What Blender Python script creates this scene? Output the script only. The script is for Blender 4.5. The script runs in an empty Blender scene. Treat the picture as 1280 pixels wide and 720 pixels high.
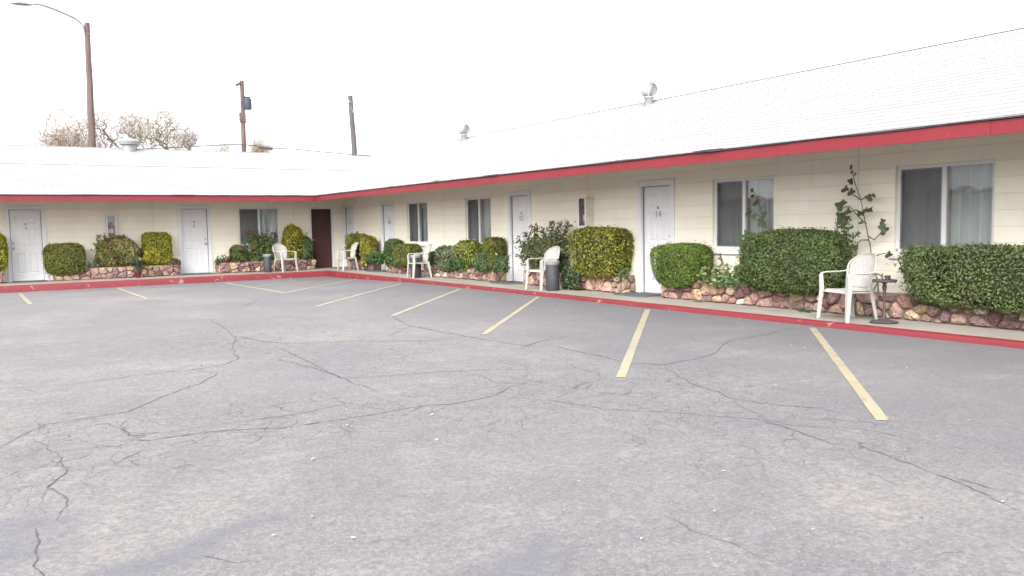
import bpy, bmesh, math, random
import numpy as np
from mathutils import Vector, Matrix
random.seed(7)
rng = np.random.default_rng(7)
S = bpy.context.scene
COL = S.collection
R = math.radians

# ------------------------------------------------------------------ camera solved from the two vanishing points
F = 1036.565
V1 = np.array([-674., -67., F]); V2 = np.array([1605., -109., F])
AY = V1/np.linalg.norm(V1); AX = V2/np.linalg.norm(V2); AZ = np.cross(AX, AY)
M = np.array([AX, AY, AZ])
H = 1.35                                    # eye height over the walkway
def ray(u, v):
    r = M @ np.array([u-640., v-360., F]); return r/np.linalg.norm(r)
def onx(u, v, x): r = ray(u, v); return r*(x/r[0])+np.array([0, 0, H])
def ony(u, v, y): r = ray(u, v); return r*(y/r[1])+np.array([0, 0, H])
def onz(u, v, z): r = ray(u, v); return r*((z-H)/r[2])+np.array([0, 0, H])
def sst(a, b, t):
    t = min(1, max(0, (t-a)/(b-a))); return t*t*(3-2*t)
def asph_z(x, y): return -0.068-0.108*sst(17.5, 25.0, y)
def onasph(u, v):
    z = -0.07
    for i in range(12):
        p = onz(u, v, z); z = 0.5*z+0.5*asph_z(p[0], p[1])
    return p

cam = bpy.data.cameras.new('camera'); co = bpy.data.objects.new('camera', cam); COL.objects.link(co)
rt, up, bk = M @ np.array([1, 0, 0]), M @ np.array([0, -1, 0]), M @ np.array([0, 0, -1])
co.matrix_world = Matrix(((rt[0], up[0], bk[0], 0), (rt[1], up[1], bk[1], 0), (rt[2], up[2], bk[2], H), (0, 0, 0, 1)))
cam.sensor_width = 36; cam.lens = 36*F/1280; cam.clip_end = 3000; cam.clip_start = .05
S.camera = co

# ------------------------------------------------------------------ materials
def mat(name):
    m = bpy.data.materials.new(name); m.use_nodes = True
    nt = m.node_tree; b = nt.nodes['Principled BSDF']
    return m, nt, b
def nd(nt, t, **kw):
    n = nt.nodes.new(t)
    for k, v in kw.items():
        if k in n.inputs: n.inputs[k].default_value = v
        else: setattr(n, k, v)
    return n
def mixc(nt, fac, a, b, mode='MIX'):
    n = nt.nodes.new('ShaderNodeMix'); n.data_type = 'RGBA'; n.blend_type = mode
    for i, x in ((0, fac), (6, a), (7, b)):
        if hasattr(x, 'links'): nt.links.new(x, n.inputs[i])
        elif i == 0: n.inputs[0].default_value = x
        else: n.inputs[i].default_value = (*x, 1)
    return n.outputs[2]
def ramp(nt, src, p0, p1, c0=0., c1=1.):
    n = nt.nodes.new('ShaderNodeMapRange'); n.inputs[1].default_value = p0; n.inputs[2].default_value = p1
    n.inputs[3].default_value = c0; n.inputs[4].default_value = c1
    nt.links.new(src, n.inputs[0]); return n.outputs[0]
def mth(nt, op, a, b=0.):
    n = nt.nodes.new('ShaderNodeMath'); n.operation = op
    for i, x in ((0, a), (1, b)):
        if hasattr(x, 'links'): nt.links.new(x, n.inputs[i])
        else: n.inputs[i].default_value = x
    return n.outputs[0]
def noise(nt, vec, scale, detail=4, rough=.6, dist=0.):
    n = nd(nt, 'ShaderNodeTexNoise', Scale=scale, Detail=detail, Roughness=rough, Distortion=dist)
    if vec is not None: nt.links.new(vec, n.inputs['Vector'])
    return n.outputs['Fac']
def coord(nt, kind='Object'): return nt.nodes.new('ShaderNodeTexCoord').outputs[kind]
def bump(nt, b, src, strength=.3, dist=.01):
    n = nd(nt, 'ShaderNodeBump', Strength=strength, Distance=dist)
    nt.links.new(src, n.inputs['Height']); nt.links.new(n.outputs[0], b.inputs['Normal']); return n
def plain(name, c, rough=.6, var=.12, scale=6., metal=0., spec=.5, bs=0.):
    m, nt, b = mat(name); v = coord(nt)
    f = noise(nt, v, scale, 5)
    k = [max(0, x*(1-var)) for x in c]; l = [min(1, x*(1+var)) for x in c]
    nt.links.new(mixc(nt, ramp(nt, f, .3, .7), k, l), b.inputs['Base Color'])
    b.inputs['Roughness'].default_value = rough; b.inputs['Metallic'].default_value = metal
    b.inputs['Specular IOR Level'].default_value = spec
    if bs: bump(nt, b, noise(nt, v, scale*8, 4), bs, .004)
    return m

def m_asphalt():
    m, nt, b = mat('asphalt'); v = coord(nt)
    big = noise(nt, v, .16, 5, .6, .6); mid = noise(nt, v, .8, 6, .65, .3); fine = noise(nt, v, 38, 3, .7)
    sp = nd(nt, 'ShaderNodeTexVoronoi', Scale=85.); nt.links.new(v, sp.inputs['Vector'])
    m6 = noise(nt, v, 5., 7, .78, .4); m20 = noise(nt, v, 17, 5, .75)
    c = mixc(nt, ramp(nt, big, .4, .6), (.120, .118, .132), (.165, .156, .156))
    c = mixc(nt, ramp(nt, mid, .42, .62, 0, .6), c, (.100, .100, .113))
    # dry, sandier ground where the binder has worn off
    worn = mth(nt, 'MULTIPLY', ramp(nt, noise(nt, v, .3, 6, .65, .6), .47, .6), ramp(nt, m6, .3, .62, .25, .95))
    c = mixc(nt, worn, c, (.220, .200, .190))
    # smoother bluish sealed patches with definite edges
    seal = ramp(nt, noise(nt, v, .42, 4, .55, 1.2), .585, .625, 0, .65)
    c = mixc(nt, seal, c, (.120, .122, .140))
    c = mixc(nt, ramp(nt, m6, .38, .66, .34, 0), c, (.075, .074, .08))
    c = mixc(nt, ramp(nt, m6, .55, .8, 0, .4), c, (.27, .25, .24))
    c = mixc(nt, ramp(nt, m20, .35, .62, .36, 0), c, (.07, .068, .072))
    # pale streaky scuffs
    mp = nd(nt, 'ShaderNodeMapping'); mp.inputs['Scale'].default_value = (.5, 2.2, 1); mp.inputs['Rotation'].default_value = (0, 0, .75)
    nt.links.new(v, mp.inputs[0])
    scuff = ramp(nt, noise(nt, mp.outputs[0], .9, 7, .72, .5), .58, .75, 0, .5)
    c = mixc(nt, scuff, c, (.26, .245, .24))
    # oily stains, darker sealed smears
    st = ramp(nt, noise(nt, v, .55, 3, .5, .8), .66, .74, 0, .35)
    c = mixc(nt, st, c, (.095, .095, .112))
    # aggregate
    c = mixc(nt, ramp(nt, sp.outputs['Color'], .1, .9, 0, .55), c, mixc(nt, .5, c, (.30, .27, .25)))
    c = mixc(nt, ramp(nt, fine, .32, .62, .62, 0), c, (.07, .068, .07))
    lt = nd(nt, 'ShaderNodeTexVoronoi', Scale=30.); nt.links.new(v, lt.inputs['Vector'])
    c = mixc(nt, ramp(nt, lt.outputs['Distance'], .06, .16, .7, 0), c, (.30, .265, .24))
    # alligator cracking in worn zones
    warp = nd(nt, 'ShaderNodeTexNoise', Scale=1.6, Detail=4.); nt.links.new(v, warp.inputs['Vector'])
    wv = nd(nt, 'ShaderNodeVectorMath', operation='MULTIPLY_ADD'); nt.links.new(warp.outputs['Color'], wv.inputs[0])
    wv.inputs[1].default_value = (.5, .5, 0); nt.links.new(v, wv.inputs[2])
    al = None
    for sc, w in ((1.5, .009), (3.1, .016), (5.5, .022)):
        vo = nd(nt, 'ShaderNodeTexVoronoi', feature='DISTANCE_TO_EDGE', Scale=sc); nt.links.new(wv.outputs[0], vo.inputs['Vector'])
        e = ramp(nt, vo.outputs['Distance'], 0, w, 1, 0)
        brk = ramp(nt, noise(nt, v, 1.3*sc, 2), .4, .56)
        e = mth(nt, 'MULTIPLY', e, brk)
        al = e if al is None else mth(nt, 'MAXIMUM', al, e)
    mask = None
    for (u, vv, rad) in ((60, 560, 1.5), (180, 545, 1.3), (330, 425, 1.9), (430, 440, 1.6), (700, 470, 1.5), (830, 480, 1.5), (960, 530, 1.4), (330, 530, 1.2), (620, 505, 1.2)):
        p = onasph(u, vv)
        d = nd(nt, 'ShaderNodeVectorMath', operation='DISTANCE'); nt.links.new(v, d.inputs[0]); d.inputs[1].default_value = (p[0], p[1], p[2])
        k = ramp(nt, d.outputs['Value'], rad*.5, rad*1.25, 1, 0)
        mask = k if mask is None else mth(nt, 'MAXIMUM', mask, k)
    al = mth(nt, 'MULTIPLY', al, mask)
    c = mixc(nt, mth(nt, 'MULTIPLY', al, .8), c, (.04, .04, .045))
    sm_ = None
    wv2 = nd(nt, 'ShaderNodeVectorMath', operation='MULTIPLY_ADD'); nt.links.new(warp.outputs['Color'], wv2.inputs[0])
    wv2.inputs[1].default_value = (.35, .35, 0); nt.links.new(v, wv2.inputs[2])
    for (u, vv, rad) in ((125, 735, .16), (160, 718, .15), (200, 706, .14), (225, 692, .13), (240, 680, .12), (262, 668, .10), (285, 660, .09), (310, 653, .08), (340, 648, .07), (640, 722, .2), (668, 702, .18), (690, 690, .14), (30, 660, .25), (10, 690, .25)):
        p = onasph(u, vv); d = nd(nt, 'ShaderNodeVectorMath', operation='DISTANCE'); nt.links.new(wv2.outputs[0], d.inputs[0]); d.inputs[1].default_value = (p[0]+.17, p[1]+.17, p[2])
        k = ramp(nt, d.outputs['Value'], rad*.3, rad*1.5, 1, 0); sm_ = k if sm_ is None else mth(nt, 'MAXIMUM', sm_, k)
    c = mixc(nt, mth(nt, 'MULTIPLY', sm_, .6), c, (.085, .085, .105))
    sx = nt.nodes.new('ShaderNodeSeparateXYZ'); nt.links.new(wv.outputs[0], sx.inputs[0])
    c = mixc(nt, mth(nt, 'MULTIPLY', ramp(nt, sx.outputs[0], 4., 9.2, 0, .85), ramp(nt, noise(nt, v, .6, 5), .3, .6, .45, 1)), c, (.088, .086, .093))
    nt.links.new(c, b.inputs['Base Color']); b.inputs['Roughness'].default_value = .82
    b.inputs['Specular IOR Level'].default_value = .35
    hh = mth(nt, 'ADD', mth(nt, 'MULTIPLY', fine, .6), mth(nt, 'MULTIPLY', sp.outputs['Distance'], .8))
    bump(nt, b, mth(nt, 'SUBTRACT', hh, al), .35, .006)
    return m
def m_wall():
    m, nt, b = mat('painted_block'); v = coord(nt, 'UV')
    br = nd(nt, 'ShaderNodeTexBrick', Scale=1.); nt.links.new(v, br.inputs['Vector'])
    br.inputs['Brick Width'].default_value = .406; br.inputs['Row Height'].default_value = .203
    br.inputs['Mortar Size'].default_value = .0045; br.inputs['Mortar Smooth'].default_value = .25; br.inputs['Bias'].default_value = 0
    br.inputs['Color1'].default_value = (.79, .735, .62, 1); br.inputs['Color2'].default_value = (.82, .77, .655, 1)
    br.inputs['Mortar'].default_value = (.75, .70, .59, 1)
    ht = nd(nt, 'ShaderNodeTexBrick', Scale=1.); nt.links.new(v, ht.inputs['Vector'])
    ht.inputs['Brick Width'].default_value = 60.; ht.inputs['Row Height'].default_value = .203; ht.inputs['Mortar Size'].default_value = .004
    ht.inputs['Mortar Smooth'].default_value = .3
    c = mixc(nt, ramp(nt, noise(nt, v, 1.3, 6), .3, .7, 0, .35), br.outputs['Color'], (.68, .62, .51))
    c = mixc(nt, mth(nt, 'MULTIPLY', ht.outputs['Fac'], .4), c, (.47, .42, .34))
    mp = nd(nt, 'ShaderNodeMapping'); mp.inputs['Scale'].default_value = (5, .6, 1); nt.links.new(v, mp.inputs[0])
    c = mixc(nt, ramp(nt, noise(nt, mp.outputs[0], 1., 5, .6), .55, .8, 0, .25), c, (.60, .54, .44))
    suv = nt.nodes.new('ShaderNodeSeparateXYZ'); nt.links.new(v, suv.inputs[0])
    gr = mth(nt, 'MULTIPLY', ramp(nt, suv.outputs[1], .05, .75, 1, 0), ramp(nt, noise(nt, v, 3.5, 6, .7), .42, .68, 0, .55))
    c = mixc(nt, gr, c, (.40, .33, .25))
    nt.links.new(c, b.inputs['Base Color']); b.inputs['Roughness'].default_value = .6
    h = mth(nt, 'ADD', mth(nt, 'MULTIPLY', br.outputs['Fac'], -.6), mth(nt, 'MULTIPLY', ht.outputs['Fac'], -.8))
    h = mth(nt, 'ADD', h, mth(nt, 'MULTIPLY', noise(nt, v, 60, 4), .5))
    bump(nt, b, h, .5, .006)
    return m
def m_shingle():
    m, nt, b = mat('white_shingles'); v = coord(nt, 'UV')
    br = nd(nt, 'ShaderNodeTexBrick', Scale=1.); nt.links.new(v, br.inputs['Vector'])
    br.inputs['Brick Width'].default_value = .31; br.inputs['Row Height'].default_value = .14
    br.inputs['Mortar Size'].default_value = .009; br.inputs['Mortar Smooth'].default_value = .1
    br.inputs['Color1'].default_value = (.262, .262, .266, 1); br.inputs['Color2'].default_value = (.24, .24, .245, 1); br.inputs['Mortar'].default_value = (.15, .15, .155, 1)  # darker joint lines: shadow of the shingle gaps put into the colour
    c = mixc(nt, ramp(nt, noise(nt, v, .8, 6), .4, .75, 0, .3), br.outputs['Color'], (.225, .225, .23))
    nt.links.new(c, b.inputs['Base Color']); b.inputs['Roughness'].default_value = .85
    bump(nt, b, mth(nt, 'ADD', br.outputs['Fac'], noise(nt, v, 120, 2)), .2, .004)
    return m
def m_concrete():
    m, nt, b = mat('walk_concrete'); v = coord(nt)
    c = mixc(nt, ramp(nt, noise(nt, v, 1.1, 7, .65), .3, .7), (.185, .163, .135), (.255, .23, .197))
    mp = nd(nt, 'ShaderNodeMapping'); mp.inputs['Scale'].default_value = (2.4, .5, 1); nt.links.new(v, mp.inputs[0])
    c = mixc(nt, ramp(nt, noise(nt, mp.outputs[0], 1.4, 6, .7), .5, .72, 0, .65), c, (.14, .12, .098))
    c = mixc(nt, ramp(nt, noise(nt, v, 55, 3), .35, .7, .3, 0), c, (.18, .16, .14))
    nt.links.new(c, b.inputs['Base Color']); b.inputs['Roughness'].default_value = .85
    bump(nt, b, noise(nt, v, 90, 3), .2, .004); return m
def m_redpaint(name, c0, c1, under, wear=.68, sc=3.):
    m, nt, b = mat(name); v = coord(nt)
    c = mixc(nt, ramp(nt, noise(nt, v, 1.2, 5), .3, .7), c0, c1)
    w = ramp(nt, noise(nt, v, sc, 9, .72), wear, wear+.05, 0, .9)
    c = mixc(nt, w, c, under)
    c = mixc(nt, ramp(nt, noise(nt, v, 9, 5), .55, .8, 0, .35), c, tuple(x*.6 for x in c0))
    nt.links.new(c, b.inputs['Base Color']); b.inputs['Roughness'].default_value = .55
    bump(nt, b, noise(nt, v, 30, 4), .15, .004); return m
def m_attr(name, rough=.55, trans=0., spec=.3, mottled=0.):
    m, nt, b = mat(name)
    a = nd(nt, 'ShaderNodeAttribute', attribute_name='col'); c = a.outputs['Color']
    v = coord(nt)
    if mottled:
        c = mixc(nt, ramp(nt, noise(nt, v, 16, 6, .7), .5, .72, 0, mottled), c, (.42, .31, .25))
        c = mixc(nt, ramp(nt, noise(nt, v, 11, 6, .75, .6), .52, .7, 0, mottled), c, (.09, .05, .045))
        bump(nt, b, noise(nt, v, 22, 6, .7), .8, .02)
    else:
        c = mixc(nt, ramp(nt, noise(nt, v, 9, 3), .3, .7, 0, .25), c, mixc(nt, .6, c, (.02, .03, .01)))
    nt.links.new(c, b.inputs['Base Color']); b.inputs['Roughness'].default_value = rough; b.inputs['Specular IOR Level'].default_value = spec
    if trans:
        t = nt.nodes.new('ShaderNodeBsdfTranslucent'); nt.links.new(c, t.inputs[0])
        mx = nt.nodes.new('ShaderNodeMixShader'); mx.inputs[0].default_value = trans
        nt.links.new(b.outputs[0], mx.inputs[1]); nt.links.new(t.outputs[0], mx.inputs[2])
        nt.links.new(mx.outputs[0], nt.nodes['Material Output'].inputs[0])
    return m
def m_glass(nm='window_glass', lo=.15):
    m, nt, b = mat(nm)
    nt.nodes.remove(b)
    fr = nd(nt, 'ShaderNodeFresnel', IOR=1.52); tr = nt.nodes.new('ShaderNodeBsdfTransparent'); tr.inputs[0].default_value = (.86, .9, .9, 1)
    gl = nd(nt, 'ShaderNodeBsdfGlossy', Roughness=.015); v = coord(nt)
    bp = nd(nt, 'ShaderNodeBump', Strength=.06, Distance=.05); nt.links.new(noise(nt, v, 1.4, 2), bp.inputs['Height']); nt.links.new(bp.outputs[0], gl.inputs['Normal'])
    mx = nt.nodes.new('ShaderNodeMixShader'); nt.links.new(ramp(nt, fr.outputs[0], 0, .6, lo, 1.), mx.inputs[0])
    nt.links.new(tr.outputs[0], mx.inputs[1]); nt.links.new(gl.outputs[0], mx.inputs[2])
    nt.links.new(mx.outputs[0], nt.nodes['Material Output'].inputs[0]); return m
def m_screen():
    m, nt, b = mat('insect_screen')
    b.inputs['Base Color'].default_value = (.11, .11, .115, 1); b.inputs['Roughness'].default_value = .8
    v = coord(nt); f = noise(nt, v, 3, 3)
    nt.links.new(mixc(nt, ramp(nt, f, .3, .7), (.10, .10, .105), (.14, .14, .145)), b.inputs['Base Color'])
    tr = nt.nodes.new('ShaderNodeBsdfTransparent'); mx = nt.nodes.new('ShaderNodeMixShader'); mx.inputs[0].default_value = .55
    nt.links.new(tr.outputs[0], mx.inputs[1]); nt.links.new(b.outputs[0], mx.inputs[2])
    nt.links.new(mx.outputs[0], nt.nodes['Material Output'].inputs[0]); return m
def m_wood(name, a, bcol, sc=(9, 9, .5)):
    m, nt, b = mat(name); v = coord(nt)
    mp = nd(nt, 'ShaderNodeMapping'); mp.inputs['Scale'].default_value = sc; nt.links.new(v, mp.inputs[0])
    f = noise(nt, mp.outputs[0], 2.2, 7, .65, .3)
    c = mixc(nt, ramp(nt, f, .3, .7), a, bcol)
    nt.links.new(c, b.inputs['Base Color']); b.inputs['Roughness'].default_value = .8
    bump(nt, b, f, .4, .01); return m

MT = dict(
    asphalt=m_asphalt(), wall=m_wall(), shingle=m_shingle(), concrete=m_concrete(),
    fascia=m_redpaint('red_fascia_paint', (.138, .0065, .0105), (.165, .009, .0145), (.50, .32, .30), .655, 2.2),
    kerb=m_redpaint('red_kerb_paint', (.13, .009, .014), (.16, .0135, .02), (.23, .18, .155), .60, 6.),
    drip=plain('drip_edge', (.055, .042, .046), .6, .35, 4),
    soffit=plain('soffit_paint', (.66, .6, .49), .7, .1, 3),
    white=plain('white_door_paint', (.66, .66, .675), .42, .03, 5),
    vinyl=plain('white_vinyl', (.66, .66, .66), .4, .03, 4),
    curtain=plain('curtain_cloth', (.80, .83, .83), .9, .06, 3),
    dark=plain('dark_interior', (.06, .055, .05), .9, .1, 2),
    glass=m_glass(), acrylic=m_glass('clear_acrylic', .0), screen=m_screen(),
    brown=m_wood('brown_door_stain', (.045, .016, .014), (.075, .028, .024)),
    steel=plain('brushed_metal', (.45, .44, .42), .3, .1, 20, 1.),
    numeral=plain('grey_numeral', (.22, .21, .22), .5, .1, 20),
    emblem=plain('pink_emblem', (.27, .19, .195), .5, .25, 60),
    chair=plain('white_resin', (.345, .332, .308), .42, .05, 5),
    bin=plain('black_plastic', (.038, .04, .047), .5, .15, 8),
    binlid=plain('grey_lid', (.2, .2, .205), .5, .15, 8),
    sand=plain('ash_sand', (.32, .3, .27), .9, .2, 40),
    iron=plain('dark_iron', (.06, .05, .05), .65, .3, 15, .3),
    mat_=plain('rubber_mat', (.06, .065, .068), .9, .3, 30, bs=.6),
    stone=m_attr('rubble_stone', .8, 0, .3, .55),
    mortar=plain('planter_mortar', (.16, .12, .095), .95, .3, 14, bs=.6),
    soil=plain('planter_soil', (.10, .07, .05), .95, .4, 12, bs=.6),
    leaf=m_attr('leaves', .5, .22, .35), petal=m_attr('petals', .6, .3, .2),
    bark=plain('green_stem', (.10, .10, .05), .8, .3, 20),
    twig=plain('bare_twigs', (.15, .115, .108), .85, .2, 10),
    treeleaf=m_attr('autumn_leaves', .6, .45, .2),
    pole=m_wood('weathered_pole', (.045, .03, .028), (.125, .082, .074), (7, 7, .35)),
    polegrey=m_wood('grey_pole', (.04, .036, .036), (.095, .085, .082), (7, 7, .35)),
    galv=plain('galvanised', (.22, .22, .24), .4, .08, 6, .6),
    trafo=plain('transformer_grey', (.04, .046, .065), .5, .2, 6),
    cable=plain('black_cable', (.04, .04, .045), .6, .1, 6),
    porcelain=plain('porcelain', (.6, .6, .6), .3, .1, 6),
    stripe=m_redpaint('stripe_paint', (.235, .20, .125), (.275, .24, .165), (.17, .16, .165), .535, 6.),
    crack=plain('crack_fill', (.06, .059, .065), .95, .3, 8),
    dirt=plain('dry_ground', (.26, .21, .16), .95, .25, .4),
    litter=m_attr('litter_bits', .8, 0, .2),
    cab=plain('cabinet_enamel', (.66, .62, .54), .5, .06, 6),
    red=plain('extinguisher_red', (.50, .03, .03), .3, .1, 5),
    label=plain('extinguisher_label', (.75, .74, .70), .5, .1, 12),
    black=plain('black_rubber', (.03, .03, .03), .5, .1, 5),
    rubber=plain('weatherstrip_grey', (.16, .15, .15), .8, .1, 8),
    pot=plain('red_pot', (.085, .008, .014), .35, .2, 6),
    vent=plain('white_vent_metal', (.235, .235, .245), .45, .08, 8, .2), ventw=plain('vent_paint', (.29, .29, .30), .6, .08, 8),
)

# ------------------------------------------------------------------ mesh helpers
def link(name, me, m, parent=None, loc=None):
    o = bpy.data.objects.new(name, me); COL.objects.link(o)
    for x in (m if isinstance(m, (list, tuple)) else [m]):
        if x is not None and me is not None: me.materials.append(x)
    if parent is not None: o.parent = parent
    if loc is not None: o.location = loc
    return o
def tag(o, label=None, cat=None, group=None, kind=None):
    for k, v in (('label', label), ('category', cat), ('group', group), ('kind', kind)):
        if v: o[k] = v
    return o
def thing(name, label, cat, loc=(0, 0, 0), rz=0., group=None, rx=0., ry=0.):
    o = bpy.data.objects.new(name, None); COL.objects.link(o); o.empty_display_size = .2
    o.location = loc; o.rotation_euler = (rx, ry, rz)
    return tag(o, label, cat, group)
class MB:
    def __init__(s): s.v = []; s.f = []; s.mi = []; s.sm = []; s.uv = []
    def add(s, vs, fs, mi=0, smooth=False, uvs=None):
        o = len(s.v); s.v += [tuple(map(float, p)) for p in vs]
        for i, f in enumerate(fs):
            s.f.append(tuple(o+k for k in f)); s.mi.append(mi); s.sm.append(smooth)
            s.uv.append([uvs[k] for k in f] if uvs is not None else [(0, 0)]*len(f))
        return s
    def box(s, x0, x1, y0, y1, z0, z1, mi=0, bev=0.):
        if bev <= 0:
            vs = [(x, y, z) for z in (z0, z1) for y in (y0, y1) for x in (x0, x1)]
            return s.add(vs, [(0, 2, 3, 1), (4, 5, 7, 6), (0, 1, 5, 4), (2, 6, 7, 3), (0, 4, 6, 2), (1, 3, 7, 5)], mi)
        bm = bmesh.new(); bmesh.ops.create_cube(bm, size=1)
        bmesh.ops.scale(bm, vec=(x1-x0, y1-y0, z1-z0), verts=bm.verts); bmesh.ops.translate(bm, vec=((x0+x1)/2, (y0+y1)/2, (z0+z1)/2), verts=bm.verts)
        bmesh.ops.bevel(bm, geom=bm.edges[:], offset=bev, segments=2, affect='EDGES', profile=.6)
        bm.verts.index_update(); s.add([v.co for v in bm.verts], [[v.index for v in f.verts] for f in bm.faces], mi); bm.free(); return s
    def tube(s, pts, rad, n=8, mi=0, cap=True, flat=None):
        pts = [Vector(p) for p in pts]; rr = rad if isinstance(rad, (list, tuple)) else [rad]*len(pts)
        vs = []; fs = []; prev = None
        for i, p in enumerate(pts):
            t = (pts[min(i+1, len(pts)-1)]-pts[max(i-1, 0)]).normalized()
            if prev is None:
                a = Vector((0, 0, 1)) if abs(t.z) < .9 else Vector((1, 0, 0)); nrm = t.cross(a).normalized()
            else:
                nrm = (prev-t*prev.dot(t)).normalized()
            prev = nrm; bi = t.cross(nrm)
            r1 = rr[i]; r2 = r1 if flat is None else r1*flat
            for k in range(n):
                a = 2*math.pi*k/n; vs.append(p+nrm*math.cos(a)*r1+bi*math.sin(a)*r2)
        for i in range(len(pts)-1):
            for k in range(n): fs.append((i*n+k, i*n+(k+1) % n, (i+1)*n+(k+1) % n, (i+1)*n+k))
        if cap: fs.append(tuple(range(n))[::-1]); fs.append(tuple((len(pts)-1)*n+k for k in range(n)))
        return s.add(vs, fs, mi, True)
    def lathe(s, prof, n=24, c=(0, 0, 0), mi=0):
        vs = []; fs = []
        for (r, z) in prof:
            for k in range(n):
                a = 2*math.pi*k/n; vs.append((c[0]+r*math.cos(a), c[1]+r*math.sin(a), c[2]+z))
        for i in range(len(prof)-1):
            for k in range(n): fs.append((i*n+k, i*n+(k+1) % n, (i+1)*n+(k+1) % n, (i+1)*n+k))
        return s.add(vs, fs, mi, True)
    def grid(s, P, mi=0, smooth=True):           # P[i][j] points
        n = len(P); k = len(P[0]); vs = [p for r in P for p in r]
        return s.add(vs, [(i*k+j, i*k+j+1, (i+1)*k+j+1, (i+1)*k+j) for i in range(n-1) for j in range(k-1)], mi, smooth)
    def mesh(s, name):
        me = bpy.data.meshes.new(name); me.from_pydata(s.v, [], s.f)
        me.polygons.foreach_set('material_index', s.mi); me.polygons.foreach_set('use_smooth', s.sm)
        uv = me.uv_layers.new(name='UVMap'); uv.data.foreach_set('uv', [c for f in s.uv for p in f for c in p]); me.update()
        return me
    def build(s, name, m, parent=None, loc=None, sharp=True):
        me = s.mesh(name)
        o = link(name, me, m, parent, loc)
        if sharp and any(s.sm): me.set_sharp_from_angle(angle=R(40))
        return o
def solidify(o, t):
    md = o.modifiers.new('thick', 'SOLIDIFY'); md.thickness = t; md.offset = 0; return o
def tree_copy(o, parent=None):
    c = o.copy(); COL.objects.link(c)
    if parent is not None: c.parent = parent
    for ch in o.children: tree_copy(ch, c)
    return c

# ------------------------------------------------------------------ setting: ground, lot, walkway, kerb
EX, EY = 9.28, 25.1          # kerb edge of the right-hand and the far walkway
WX, WY = 10.66, 27.08        # wall faces
g = MB(); g.add([(-900, -900, -.40), (900, -900, -.40), (900, 900, -.40), (-900, 900, -.40)], [(0, 1, 2, 3)])
tag(g.build('ground', MT['dirt']), kind='structure')
ys = [-30, -20, -10, -4, 0, 4, 8, 12, 16, 17.5]+[17.5+i*.5 for i in range(1, 16)]+[25.11]
xs = [-9.6, -5, 0, 3, 6, 9.29]
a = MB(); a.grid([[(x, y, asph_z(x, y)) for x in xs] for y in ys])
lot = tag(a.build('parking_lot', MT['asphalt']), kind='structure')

w = MB()
def slab(x0, x1, y0, y1, step, axis):
    n = max(1, round(((y1-y0) if axis == 'y' else (x1-x0))/step))
    for i in range(n):
        if axis == 'y': a0, a1 = y0+(y1-y0)*i/n, y0+(y1-y0)*(i+1)/n; w.box(x0, x1, a0+.004, a1-.004, -.3, 0, 0, .006)
        else: a0, a1 = x0+(x1-x0)*i/n, x0+(x1-x0)*(i+1)/n; w.box(a0+.004, a1-.004, y0, y1, -.3, 0, 0, .006)
slab(EX+.15, WX+.3, -8, EY+.15, 2.4, 'y')
slab(-9.6, WX+.3, EY+.16, WY+.3, 2.4, 'x')
tag(w.build('walkway', MT['concrete']), kind='structure')
k = MB()
def kerb_prof(o): return [(0, -.34), (0, -.03), (.008, -.008), (.03, .0025), (.12, .003), (.149, -.02), (.149, -.34)]
rows = []
def kline(n, fn): return [fn(i/n) for i in range(n+1)]
pr = kerb_prof(0)
P = []
for y in [-8+i*.7 for i in range(47)]+[EY]:
    wob = .004*math.sin(y*1.7)+.003*math.sin(y*4.1)
    P.append([(EX+d+wob*(d < .1)+(0 if y < EY else 0), min(y, EY)+(d if y >= EY else 0), z) for d, z in pr])
for x in [EX-i*.7 for i in range(1, 27)]:
    wob = .004*math.sin(x*1.9)+.003*math.sin(x*3.7)
    P.append([(x, EY+d+wob*(d < .1), z) for d, z in pr])
P2 = []
for row in P: P2.append(row)
k.grid(P2, 0, True)
tag(k.build('kerb', MT['kerb']), kind='structure')

# painted bay lines, measured on the lot
def stripe(q, label, wmin=.08):
    a, b = onasph(*q[0]), onasph(*q[1]); a = Vector(a); b = Vector(b)
    d = (b-a).normalized(); nrm = Vector((-d.y, d.x, 0))*wmin/2
    m = MB(); n = 14; L = []
    for i in range(n+1):
        p = a.lerp(b, i/n); e = random.uniform(-.006, .006)
        L.append([(p+nrm*(1+e*8)*s) for s in (-1, 1)])
    P = [[Vector((p.x, p.y, asph_z(p.x, p.y)+.004)) for p in r] for r in L]
    m.grid(P, 0, False)
    return tag(m.build('parking_stripe', MT['stripe']), label, 'parking line', 'painted parking lines')
stripe(((1015.5, 410), (1103.5, 526)), 'faded yellow bay line ending by the chair beside the ash stand, nearest one', .09)
stripe(((809.5, 387), (776, 472)), 'faded yellow bay line running out from the kerb near the door numbered 14', .09)
stripe(((673, 371), (605, 418)), 'faded yellow bay line reaching the kerb by the chair with black bin')
stripe(((575, 361.5), (490, 395)), 'pale yellow bay line beyond the black bin, third slanting line from the corner', .09)
stripe(((501, 355), (395.5, 383)), 'long pale yellow bay line starting near the farther chair, second slanting line from the corner', .09)
stripe(((446, 349.3), (356, 366.3)), 'pale yellow slanted line closing the corner triangle on its right side', .09)
stripe(((281, 353.3), (356, 366.7)), 'pale yellow line closing the corner triangle on its left side', .09)
stripe(((322, 358), (369, 350.6)), 'faint worn hatch line inside the corner triangle, the shorter one farther in', .06)
stripe(((339, 362), (403, 354.5)), 'faint worn hatch line inside the corner triangle, the longer one nearer the camera', .06)
stripe(((25, 367), (38, 380)), 'short pale bay line in front of the leftmost white door', .09)
stripe(((148, 360), (184, 373.7)), 'pale bay line running out below the boxy yellow shrub', .09)

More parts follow.
